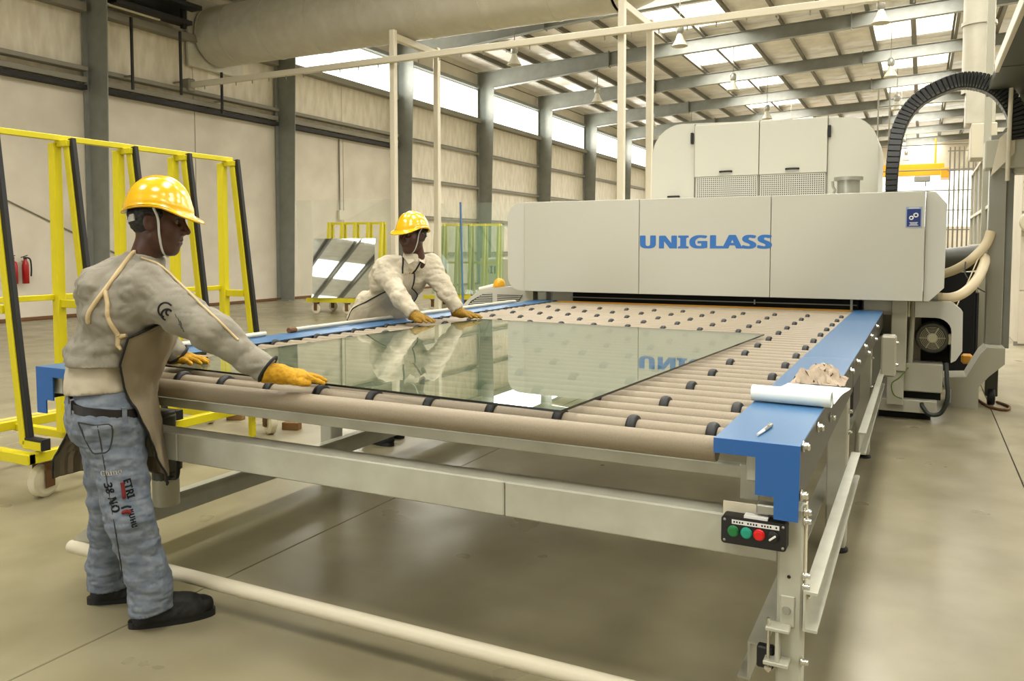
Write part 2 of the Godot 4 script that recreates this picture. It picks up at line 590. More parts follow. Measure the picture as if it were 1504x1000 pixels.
	for k in range(-1, 10):
		var z: float = Z0 - BAY * k
		var c := thing("steel_column", "grey tapered steel column " + words_n[k + 4], "column", Vector3(0, 0, z), 0.0, "", "structure")
		var st := new_st()
		prism(st, PackedVector2Array([Vector2(-15.86, 0.02), Vector2(-15.52, 0.02), Vector2(-15.32, 8.1), Vector2(-15.86, 8.38)]), 0.012, Transform3D(Basis(), Vector3(0, 0, -0.006)))
		put(c, "web", done(st), M.steel_grey)
		st = new_st()
		bar(st, Vector3(-15.50, 0.02, 0), Vector3(-15.31, 7.75, 0), 0.02, 0.24, 0.0, Vector3.RIGHT)
		put(c, "inner_flange", done(st), M.steel_grey)
		put(c, "outer_flange", box(Vector3(-15.87, 4.2, 0), Vector3(0.018, 8.36, 0.24)), M.steel_grey)
		put(c, "base_plate", box(Vector3(-15.68, 0.012, 0), Vector3(0.5, 0.024, 0.34), 0.004), M.steel_grey)
		# the roof beam it carries
		var r := thing("roof_beam", "tapered grey roof beam of the frame " + words_n[k + 4], "beam", Vector3(0, 0, z), 0.0, "", "structure")
		var prof := PackedVector2Array([Vector2(-15.86, roof_y(-15.86) - 0.22), Vector2(-15.86, 7.72), Vector2(-15.30, 7.72), Vector2(-9.5, 8.18), Vector2(3.0, roof_y(3.0) - 0.62), Vector2(12.0, 8.10), Vector2(18.5, 7.7), Vector2(18.5, roof_y(18.5) - 0.22), Vector2(3.0, roof_y(3.0) - 0.22)])
		st = new_st()
		prism(st, prof, 0.014, Transform3D(Basis(), Vector3(0, 0, -0.007)))
		put(r, "web", done(st), M.steel_grey)
		st = new_st()
		for i in [2, 3, 4, 5]:
			bar(st, Vector3(prof[i].x, prof[i].y, 0), Vector3(prof[i + 1].x, prof[i + 1].y, 0), 0.22, 0.02)
		put(r, "lower_flange", done(st), M.steel_grey)
		st = new_st()
		bar(st, Vector3(prof[0].x, prof[0].y, 0), Vector3(prof[8].x, prof[8].y, 0), 0.22, 0.02)
		bar(st, Vector3(prof[8].x, prof[8].y, 0), Vector3(prof[7].x, prof[7].y, 0), 0.22, 0.02)
		put(r, "upper_flange", done(st), M.steel_grey)
		st = new_st()
		for x: float in [-10.4, -2.2]:
			var y0: float = lerpf(7.72, 8.18, (x + 15.3) / 5.8) if x < -9.5 else lerpf(8.18, roof_y(3.0) - 0.62, (x + 9.5) / 12.5)
			bx(st, Vector3(x, (y0 + roof_y(x) - 0.22) * 0.5, 0), Vector3(0.025, roof_y(x) - 0.22 - y0 + 0.10, 0.26))
		put(r, "splice_plate", done(st), M.steel_grey)
	# roof
	var ce := thing("ceiling", "white quilted roof sheets over dark purlins with strips of roof light", "", Vector3.ZERO, 0.0, "", "structure")
	var px := []
	for i in range(-1, 26):
		px.append(-6.95 + 1.3 * (i - 6))
	for x: float in px:
		var st := new_st()
		var y := roof_y(x)
		bx(st, Vector3(x, y - 0.11, -25.9), Vector3(0.035, 0.20, 80.4))
		bx(st, Vector3(x + 0.045, y - 0.205, -25.9), Vector3(0.09, 0.012, 80.4))
		bx(st, Vector3(x - 0.045, y - 0.012, -25.9), Vector3(0.09, 0.012, 80.4))
		put(ce, "purlin", done(st), M.purlin)
	var tilt := Basis(Vector3(0, 0, 1), atan(0.040))
	var full := new_st()
	bx(full, Vector3.ZERO, Vector3(1.296, 0.05, BAY - 0.02), 0.008, tilt)
	var full_m := done(full).commit()
	var tl2 := Basis(Vector3(0, 0, 1), -atan(0.040))
	full = new_st()
	bx(full, Vector3.ZERO, Vector3(1.296, 0.05, BAY - 0.02), 0.008, tl2)
	var full_r := done(full).commit()
	var short := new_st()
	bx(short, Vector3.ZERO, Vector3(1.296, 0.05, BAY - 2.62), 0.008, tilt)
	var short_m := done(short).commit()
	var skym := new_st()
	bx(skym, Vector3.ZERO, Vector3(1.25, 0.02, 2.58), 0.0, tilt)
	var sky_m := done(skym).commit()
	var rest := new_st()
	for i in range(px.size() - 1):
		var xc: float = px[i] + 0.65
		var lit := false
		for sx: float in SKY_X:
			if absf(xc - sx) < 0.7: lit = true
		for k in range(-5, 10):
			var za: float = Z0 - BAY * k
			var y := roof_y(xc) + 0.025
			if lit:
				# the far part of the bay is a roof light
				var off := 1.20
				var near_len := 2.42
				var far_len := BAY - near_len - 2.6
				var st := new_st()
				var tb := tilt if xc < 3.0 else tl2
				bx(st, Vector3(xc, y, za - near_len * 0.5), Vector3(1.296, 0.05, near_len - 0.02), 0.008, tb)
				put(ce, "roof_sheet", done(st), M.roof_quilt)
				st = new_st()
				bx(st, Vector3(xc, y, za - BAY + far_len * 0.5), Vector3(1.296, 0.05, far_len - 0.02), 0.008, tb)
				put(ce, "roof_sheet", done(st), M.roof_quilt)
				put(ce, "roof_light", sky_m, M.skylight, Vector3(xc, y, za - near_len - 1.3))
			elif xc < 4.0 and k >= 1:
				put(ce, "roof_sheet", full_m if xc < 3.0 else full_r, M.roof_quilt, Vector3(xc, y, za - BAY * 0.5))
			else:
				rest.append_from(full_m if xc < 3.0 else full_r, 0, Transform3D(Basis(), Vector3(xc, y, za - BAY * 0.5)))
	tag(put(ce, "roof_sheet_rest", rest, M.roof_quilt), "", "", "", "stuff")
	# high bay lamps
	var rowname := {-11.2: "nearest the left wall", -6.1: "above the furnace", -1.05: "right of the furnace top"}
	var order := ["first", "second", "third", "fourth", "fifth", "sixth"]
	for x: float in [-11.2, -6.1, -1.05]:
		var proto: Node3D = null
		for j in 6:
			var z := -22.3 - 7.05 * j
			var lb: String = "bell-shaped hanging lamp, %s from the viewer in the row %s" % [order[j], rowname[x]]
			if proto != null:
				clone(proto, lb, Vector3(x, 7.0, z))
				continue
			proto = thing("high_bay_lamp", lb, "lamp", Vector3(x, 7.0, z), 0.0, "high bay lamps under the roof")
			var st := new_st()
			lathe(st, [Vector2(0.06, 0.34), Vector2(0.09, 0.28), Vector2(0.11, 0.20), Vector2(0.21, 0.02), Vector2(0.225, 0.0), Vector2(0.215, 0.0), Vector2(0.10, 0.19), Vector2(0.0, 0.21)], 20)
			put(proto, "reflector", done(st), M.duct)
			st = new_st()
			lathe(st, [Vector2(0, 0.62), Vector2(0.08, 0.60), Vector2(0.11, 0.52), Vector2(0.11, 0.38), Vector2(0.06, 0.34), Vector2(0, 0.34)], 16)
			put(proto, "ballast_housing", done(st), M.zinc)
			put(proto, "rod", tubes([Vector3(0, 0.6, 0), Vector3(0, roof_y(x) - 7.01, 0)], 0.012, 6), M.girt)
	# far crane
	var cr := thing("overhead_crane", "yellow overhead crane girder across the far end of the hall", "crane")
	put(cr, "girder", box(Vector3(-6, 6.30, -56.83), Vector3(14.2, 0.72, 0.4), 0.02), M.crane)
	put(cr, "end_carriage", box(Vector3(1.15, 6.0, -56.83), Vector3(0.5, 0.6, 2.4), 0.03), M.crane)
	put(cr, "hoist", box(Vector3(-0.1, 5.72, -56.6), Vector3(0.9, 0.35, 0.5), 0.04), M.steel_grey)
	for x: float in [-12.0, -6.0, 0.6]:
		put(cr, "hanger", tubes([Vector3(x, 6.6, -56.83), Vector3(x, 8.2, -56.83)], 0.06, 8), M.crane)
	put(cr, "hook", tubes([Vector3(0.1, 5.6, -56.6), Vector3(0.1, 5.25, -56.6)], 0.04, 6), M.steel_grey)

func build_duct_and_frames():
	var zc := -14.9
	var yc := 6.66
	var r := 0.72
	var d := thing("ventilation_duct", "huge pale round ventilation duct crossing the top left", "duct")
	var xs := [-15.7, -14.95, -13.75, -12.35, -10.95, -9.45, -8.0, -6.55, -5.3]
	for i in xs.size() - 1:
		var st := new_st()
		lathe(st, [Vector2(r, 0), Vector2(r, xs[i + 1] - xs[i] - 0.01)], 48, Transform3D(Basis(Vector3(0, 0, 1), -PI / 2), Vector3(xs[i], yc, zc)))
		put(d, "duct_segment", done(st), M.duct)
	for x: float in xs:
		var st := new_st()
		lathe(st, [Vector2(r - 0.01, -0.012), Vector2(r + 0.012, -0.012), Vector2(r + 0.012, 0.012), Vector2(r - 0.01, 0.012)], 48, Transform3D(Basis(Vector3(0, 0, 1), -PI / 2), Vector3(x, yc, zc)), true)
		put(d, "seam_ring", done(st), M.duct)
	var el := []
	for i in 9:
		var a := PI * 0.5 * i / 8.0
		el.append(Vector3(-5.3 + 1.0 * sin(a), yc + 1.0 - cos(a) * 1.0, zc))
	el.append(Vector3(-4.3, 8.75, zc))
	var st0 := new_st()
	tube(st0, el, r, 40)
	put(d, "elbow", done(st0), M.duct)
	put(d, "wall_collar", box(Vector3(-15.83, yc, zc), Vector3(0.1, 1.7, 1.7), 0.02), M.duct)
	# portal frames that carry the duct
	for i in 2:
		var x: float = [-9.93, -4.93][i]
		var f := thing("duct_frame", ["pair of slim white posts behind the second worker carrying the duct", "pair of slim white posts rising behind the furnace at its left end"][i], "post frame", Vector3(x, 0, 0), 0.0, "duct support frames")
		for z: float in [-14.15, -15.85]:
			put(f, "post", box(Vector3(0, 3.0, z), Vector3(0.125, 5.95, 0.125), 0.012), M.white_steel)
			put(f, "foot_plate", box(Vector3(0, 0.02, z), Vector3(0.32, 0.04, 0.32), 0.006), M.white_steel)
		put(f, "crossbeam", box(Vector3(0, 5.84, -15.0), Vector3(0.12, 0.14, 1.6), 0.01), M.white_steel)
	# overhead rail with short hangers
	var rl := thing("overhead_rail", "long pale overhead rail with short hooks crossing in front of the duct posts", "rail")
	put(rl, "rail", box(Vector3(-7.0, 5.33, -14.0), Vector3(17.6, 0.13, 0.10), 0.012), M.white_steel)
	for i in 34:
		put(rl, "hook", tubes([Vector3(-15.2 + 0.5 * i, 5.28, -13.99), Vector3(-15.2 + 0.5 * i, 5.19, -13.99)], 0.012, 5), M.girt)
	put(rl, "wall_bracket", box(Vector3(-15.75, 5.33, -14.0), Vector3(0.25, 0.3, 0.2), 0.02), M.girt)
	# dark pipes by the wall
	var pp := thing("pipe_drop", "dark thin pipe drops on the upper wall left of the duct", "pipe")
	for q: Array in [[-12.22, 6.45, 4.9], [-13.52, 6.45, 5.0], [-14.75, 5.75, 4.75]]:
		put(pp, "pipe", tubes([Vector3(-15.45, q[1], q[0]), Vector3(-15.45, q[2], q[0])], 0.034, 8), M.track_dark)
		put(pp, "clip", box(Vector3(-15.57, q[2] + 0.3, q[0]), Vector3(0.26, 0.03, 0.05)), M.girt)
	var tray := thing("cable_tray", "dark cable trays and risers high on the wall at the top left", "cable tray")
	for i in 3:
		put(tray, "tray", box(Vector3(-15.42 + 0.32 * i, 6.66 + 0.30 * i, -12.72), Vector3(0.34, 0.10, 2.0), 0.01), M.track_dark)
	put(tray, "pale_pipe", tubes([Vector3(-15.5, 6.60, -11.65), Vector3(-15.5, 6.60, -13.0)], 0.03, 8), M.white_steel)
	put(tray, "riser", box(Vector3(-15.40, 7.1, -13.58), Vector3(0.10, 1.15, 0.10)), M.track_dark)
	put(tray, "backing_panel", box(Vector3(-15.70, 7.45, -12.75), Vector3(0.06, 1.5, 2.1), 0.01), M.track_dark)


# ---------------------------------------------------------------- loading table
const PITCH := 0.119

func bolts(parent: Node3D, pts: Array, dir: Vector3, r := 0.011, called := "bolt"):
	var bs := Basis(Quaternion(Vector3.UP, dir))
	for p: Vector3 in pts:
		var st := new_st()
		lathe(st, [Vector2(0, 0), Vector2(r * 1.5, 0), Vector2(r * 1.5, 0.003), Vector2(r, 0.004), Vector2(r, 0.014), Vector2(r * 0.8, 0.018), Vector2(0, 0.018)], 8, Transform3D(bs, p), true)
		put(parent, called, done(st), M.bolt)

func c_channel(z0: float, z1: float, x: float, y0: float, y1: float, dx: float) -> SurfaceTool:
	var t := 0.007
	var st := new_st()
	var poly := PackedVector2Array([Vector2(0, 0), Vector2(dx, 0), Vector2(dx, t), Vector2(t * signf(dx), t), Vector2(t * signf(dx), y1 - y0 - t), Vector2(dx, y1 - y0 - t), Vector2(dx, y1 - y0), Vector2(0, y1 - y0)])
	prism(st, poly, z1 - z0, Transform3D(Basis(), Vector3(x, y0, z0)))
	return done(st)

func build_table():
	var t := thing("loading_table", "long roller loading table with blue side rails running to the furnace", "conveyor")
	# rollers with black support rings on every third one
	var rm := new_st()
	lathe(rm, [Vector2(0, -1.375), Vector2(0.034, -1.375), Vector2(0.036, -1.37), Vector2(0.036, 1.37), Vector2(0.034, 1.375), Vector2(0, 1.375)], 28, Transform3D(Basis(Vector3(0, 0, 1), PI / 2), Vector3.ZERO), true)
	var roller := done(rm).commit()
	var gm := new_st()
	var prof := []
	for i in 9:
		var a := PI * i / 8.0
		prof.append(Vector2(0.035 + 0.0155 * pow(sin(a), 0.6), -0.0165 * cos(a)))
	lathe(gm, prof, 24, Transform3D(Basis(Vector3(0, 0, 1), PI / 2), Vector3.ZERO))
	var ring := done(gm).commit()
	for i in 43:
		var z := -2.272 - PITCH * i
		var r := put(t, "roller", roller, M.roller, Vector3(-1.875, 0.884, z))
		if i % 3 == 1 and i < 40:
			for k in 12:
				put(r, "support_ring", ring, M.rubber, Vector3(-0.54 - 0.2465 * k + 1.875, 0, 0))
	# side rails
	for s in 2:
		var xi: float = [-0.500, -3.250][s]
		var xo: float = [-0.273, -3.480][s]
		var xc := (xi + xo) * 0.5
		var w := absf(xo - xi)
		var zc := [-2.222, -4.10, -6.35, -7.42]
		for i in 3:
			put(t, "rail_cover", box(Vector3(xc, 0.925, (zc[i] + zc[i + 1]) * 0.5), Vector3(w, 0.006, zc[i] - zc[i + 1] - 0.003), 0.0015), M.blue)
		put(t, "side_beam", box(Vector3(lerpf(xi, xo, 0.62), 0.862, -4.82), Vector3(w * 0.5, 0.10, 5.15), 0.004), M.table_steel)
		var sg := signf(xo - xi)
		for i in 3:
			put(t, "side_shield", box(Vector3(xo - 0.004 * sg, [0.85, 0.855, 0.855][i], (zc[i] + zc[i + 1]) * 0.5), Vector3(0.005, [0.146, 0.13, 0.13][i], zc[i] - zc[i + 1] - 0.02), 0.001), M.dark_shield)
		# end plate, cut away under the rollers
		var st := new_st()
		var poly := PackedVector2Array([Vector2(-0.500, 0.887), Vector2(-0.387, 0.887), Vector2(-0.387, 0.784), Vector2(-0.338, 0.784), Vector2(-0.338, 0.724), Vector2(-0.275, 0.724), Vector2(-0.2725, 0.9285), Vector2(-0.500, 0.9285)])
		if s == 1:
			for j in poly.size(): poly[j].x = -3.753 - poly[j].x
		prism(st, poly, 0.006, Transform3D(Basis(), Vector3(0, 0, -2.226)))
		put(t, "end_plate", done(st), M.blue_front)
		# legs
		var lx: float = [-0.298, -3.13][s]
		put(t, "leg", box(Vector3(lx, 0.375, -2.295), Vector3(0.066, 0.75, 0.075), 0.006), M.table_steel)
		for z: float in [-4.12, -6.06]:
			put(t, "leg", box(Vector3([-0.335, -3.40][s], 0.43, z), Vector3(0.09, 0.80, 0.12), 0.006), M.table_steel)
			var ft := new_st()
			lathe(ft, [Vector2(0, 0.0), Vector2(0.055, 0.0), Vector2(0.055, 0.012), Vector2(0.02, 0.025), Vector2(0.014, 0.06), Vector2(0, 0.06)], 14, Transform3D(Basis(), Vector3([-0.335, -3.40][s], 0, z)), true)
			put(t, "levelling_foot", done(ft), M.rubber)
		# guard channels on the outside
		var cx: float = [-0.262, -3.49][s]
		if s == 0: put(t, "guard_channel", c_channel(-3.92, -2.25, cx, 0.42, 0.53, 0.037 * sg), M.table_steel)
		if s == 0: put(t, "guard_channel", c_channel(-6.7, -4.35, cx, 0.42, 0.53, 0.037 * sg), M.table_steel)
		# low folded runner inside the legs
		var rx: float = [-0.45, -3.315][s]
		st = new_st()
		var zp := PackedVector2Array([Vector2(0, 0.125), Vector2(0, 0.24), Vector2(0.055, 0.24), Vector2(0.055, 0.233), Vector2(0.007, 0.233), Vector2(0.007, 0.118), Vector2(-0.03, 0.118), Vector2(-0.03, 0.125)])
		prism(st, zp, 4.4, Transform3D(Basis(), Vector3(rx, 0, -6.9)))
		put(t, "low_runner", done(st), M.table_steel)
	put(t, "front_beam", box(Vector3(-1.72, 0.819, -2.32), Vector3(2.66, 0.038, 0.035), 0.003), M.table_steel)
	put(t, "corner_bracket", box(Vector3(-0.415, 0.795, -2.30), Vector3(0.052, 0.10, 0.010), 0.002), M.table_steel)
	var lb := [-3.20, -2.66, -1.175, -0.33]
	for i in 3:
		put(t, "cross_beam", box(Vector3((lb[i] + lb[i + 1]) * 0.5, 0.647, -2.285), Vector3(lb[i + 1] - lb[i] - 0.003, 0.113, 0.035), 0.004), M.table_steel)
	put(t, "beam_cap", box(Vector3(-1.76, 0.7005, -2.315), Vector3(2.86, 0.008, 0.09), 0.002), M.table_steel)
	for z: float in [-4.12, -6.06]:
		put(t, "cross_beam", box(Vector3(-1.87, 0.77, z), Vector3(2.98, 0.08, 0.05), 0.004), M.table_steel)
	put(t, "foot_bar", tubes([Vector3(-3.335, 0.13, -2.262), Vector3(-0.25, 0.13, -2.262)], 0.0275, 20), M.white_steel)
	var ar := new_st()
	bar(ar, Vector3(-3.31, 0.14, -2.275), Vector3(-3.19, 0.24, -2.33), 0.012, 0.06)
	put(t, "foot_bar_arm", done(ar), M.table_steel)
	# hardware on the front right leg
	bolts(t, [Vector3(-0.272, 0.918, -2.27), Vector3(-0.272, 0.90, -2.62), Vector3(-0.272, 0.86, -3.0), Vector3(-0.272, 0.90, -3.4), Vector3(-0.272, 0.90, -3.9), Vector3(-0.272, 0.89, -4.3), Vector3(-0.272, 0.90, -4.9), Vector3(-0.272, 0.90, -5.5), Vector3(-0.272, 0.90, -6.2), Vector3(-0.272, 0.79, -2.25)], Vector3.RIGHT)
	bolts(t, [Vector3(-0.265, 0.74, -2.27), Vector3(-0.265, 0.715, -2.27), Vector3(-0.265, 0.565, -2.27), Vector3(-0.265, 0.535, -2.27), Vector3(-0.265, 0.33, -2.262), Vector3(-0.29, 0.68, -4.10), Vector3(-0.29, 0.58, -4.10), Vector3(-0.29, 0.50, -6.02), Vector3(-0.29, 0.70, -6.02)], Vector3.RIGHT, 0.009)
	bolts(t, [Vector3(-0.265, 0.505, -2.28)], Vector3.RIGHT, 0.007, "orange_cap")
	put(t, "side_strip", box(Vector3(-0.262, 0.645, -2.29), Vector3(0.005, 0.23, 0.03), 0.001), M.white_steel)
	put(t, "slotted_plate", box(Vector3(-0.302, 0.466, -2.254), Vector3(0.036, 0.085, 0.008), 0.002), M.table_steel)
	var sl := new_st()
	lathe(sl, [Vector2(0, 0), Vector2(0.012, 0), Vector2(0.010, 0.007), Vector2(0, 0.007)], 12, Transform3D(Basis(Vector3.RIGHT, PI / 2), Vector3(-0.304, 0.468, -2.25)), true)
	put(t, "slot_bolt", done(sl), M.zinc)
	var ib := new_st()
	bx(ib, Vector3(-0.322, 0.425, -2.235), Vector3(0.062, 0.010, 0.05), 0.002)
	bx(ib, Vector3(-0.322, 0.378, -2.235), Vector3(0.010, 0.09, 0.045), 0.002)
	bx(ib, Vector3(-0.325, 0.330, -2.235), Vector3(0.065, 0.011, 0.05), 0.002)
	put(t, "foot_bracket", done(ib), M.table_steel)
	put(t, "adjusting_screw", tubes([Vector3(-0.346, 0.45, -2.225), Vector3(-0.346, 0.30, -2.225)], 0.0045, 8), M.bolt)
	put(t, "screw_nut", box(Vector3(-0.346, 0.312, -2.225), Vector3(0.018, 0.012, 0.018), 0.002), M.bolt)
	put(t, "rubber_block", box(Vector3(-0.358, 0.325, -2.262), Vector3(0.045, 0.06, 0.03), 0.004), M.rubber)
	var hole := new_st()
	lathe(hole, [Vector2(0, 0), Vector2(0.005, 0), Vector2(0.005, 0.001), Vector2(0, 0.001)], 10, Transform3D(Basis(Vector3.RIGHT, PI / 2), Vector3(-0.300, 0.56, -2.2571)))
	put(t, "bolt_hole", done(hole), M.black)
	# push-button box
	put(t, "box_mount", box(Vector3(-0.405, 0.712, -2.262), Vector3(0.15, 0.065, 0.004), 0.001), M.white_steel)
	var cb := new_st()
	prism(cb, rrect(0.172, 0.076, 0.009), 0.045, Transform3D(Basis(), Vector3(-0.389, 0.678, -2.262)))
	var cbox := put(t, "control_box", done(cb), M.black)
	tag(cbox, "black push-button box with green, teal and red buttons")
	put(cbox, "label_strip", box(Vector3(-0.384, 0.7025, -2.2165), Vector3(0.125, 0.012, 0.001)), M.sign_white)
	put(cbox, "name_plate", box(Vector3(-0.384, 0.719, -2.235), Vector3(0.062, 0.008, 0.03)), M.sign_white)
	var lt := new_st()
	for i in 16:
		if i % 5 == 4: continue
		bx(lt, Vector3(-0.440 + 0.0074 * i, 0.7025, -2.2158), Vector3(0.004, 0.005, 0.0004))
	put(cbox, "lettering", done(lt), M.ink)
	for i in 4:
		var bc := new_st()
		lathe(bc, [Vector2(0.0155, 0), Vector2(0.0155, 0.004), Vector2(0.0135, 0.006), Vector2(0.0130, 0.011), Vector2(0.010, 0.0125), Vector2(0, 0.0125)], 20, Transform3D(Basis(Vector3.RIGHT, PI / 2), Vector3([-0.442, -0.407, -0.373, -0.337][i], 0.677, -2.217)), true)
		put(cbox, ["green_button", "teal_button", "red_button", "selector_switch"][i], done(bc), [M.green_button, M.teal_button, M.red_button, M.rubber][i])
	var sw := new_st()
	bx(sw, Vector3(-0.337, 0.677, -2.203), Vector3(0.022, 0.005, 0.004), 0.001, Basis(Vector3(0, 0, 1), 0.7))
	put(cbox, "switch_pointer", done(sw), M.sign_white)
	for p: Vector2 in [Vector2(-0.466, 0.706), Vector2(-0.312, 0.706), Vector2(-0.466, 0.649), Vector2(-0.312, 0.649)]:
		var sc := new_st()
		lathe(sc, [Vector2(0, 0.0015), Vector2(0.004, 0.001), Vector2(0.004, 0)], 8, Transform3D(Basis(Vector3.RIGHT, PI / 2), Vector3(p.x, p.y, -2.217)))
		put(cbox, "screw", done(sc), M.zinc)
	put(t, "sensor", box(Vector3(-0.36, 0.742, -2.25), Vector3(0.05, 0.028, 0.04), 0.004), M.zinc)
	# grey junction box and latch on the far right side
	put(t, "junction_box", box(Vector3(-0.20, 0.66, -6.55), Vector3(0.10, 0.30, 0.16), 0.012), M.beige_steel)
	bolts(t, [Vector3(-0.15, 0.76, -6.5), Vector3(-0.15, 0.60, -6.5), Vector3(-0.27, 0.83, -5.2), Vector3(-0.27, 0.83, -6.0)], Vector3.RIGHT, 0.010)
	put(t, "drive_chain_guard", box(Vector3(-0.30, 0.72, -4.55), Vector3(0.03, 0.22, 0.5), 0.01), M.black)
	# drive motor under the near left end
	var mo := new_st()
	lathe(mo, [Vector2(0, 0.40), Vector2(0.05, 0.40), Vector2(0.058, 0.42), Vector2(0.058, 0.45), Vector2(0.072, 0.46), Vector2(0.072, 0.54), Vector2(0.045, 0.57), Vector2(0.05, 0.70), Vector2(0, 0.70)], 18, Transform3D(Basis(), Vector3(-3.01, 0.0, -2.50)), true)
	var motor := put(t, "drive_motor", done(mo), M.motor)
	put(motor, "motor_bracket", box(Vector3(-3.07, 0.66, -2.50), Vector3(0.14, 0.12, 0.12), 0.01), M.motor)
	put(motor, "motor_fan_cover", tubes([Vector3(-3.01, 0.30, -2.50), Vector3(-3.01, 0.42, -2.50)], 0.058, 16), M.motor_light)
	put(motor, "motor_cable", tubes(spline([Vector3(-2.93, 0.66, -2.44), Vector3(-2.86, 0.63, -2.42), Vector3(-2.835, 0.55, -2.42), Vector3(-2.865, 0.46, -2.44), Vector3(-2.95, 0.43, -2.48)]), 0.009, 8), M.black)
	# ---- the glass sheet being loaded
	var g := thing("glass_sheet", "large clear greenish glass sheet lying on the rollers under the workers' hands", "glass sheet")
	# a true rectangle, turned a little against the table
	var c := Vector2(-1.905, -3.683)
	var ang := deg_to_rad(3.9)
	var ux := Vector2(cos(ang), sin(ang))
	var uz := Vector2(sin(ang), -cos(ang))
	var hw := 1.0
	var hl := 1.31
	var P := func(a: float, b: float, y: float) -> Vector3:
		var p: Vector2 = c + ux * a * hw + uz * b * hl
		return Vector3(p.x, y, p.y)
	var y0 := 0.9350
	var y1 := 0.9430
	var gs := new_st()
	gs.set_smooth_group(-1)
	face(gs, [P.call(-1, -1, y1), P.call(1, -1, y1), P.call(1, 1, y1), P.call(-1, 1, y1)], Vector3.UP)
	face(gs, [P.call(-1, -1, y0), P.call(1, -1, y0), P.call(1, 1, y0), P.call(-1, 1, y0)], Vector3.DOWN)
	put(g, "pane", done(gs), M.sheet_glass)
	var ge := new_st()
	ge.set_smooth_group(-1)
	var cs := [Vector2(-1, -1), Vector2(1, -1), Vector2(1, 1), Vector2(-1, 1)]
	for i in 4:
		var a: Vector2 = cs[i]
		var b: Vector2 = cs[(i + 1) % 4]
		var A: Vector3 = P.call(a.x, a.y, y0)
		var B: Vector3 = P.call(b.x, b.y, y0)
		var A1: Vector3 = P.call(a.x, a.y, y1)
		var B1: Vector3 = P.call(b.x, b.y, y1)
		face(ge, [A, B, B1, A1], (A + B) * 0.5 - Vector3(c.x, y0, c.y))
	put(g, "ground_edge", done(ge), M.glass_edge)

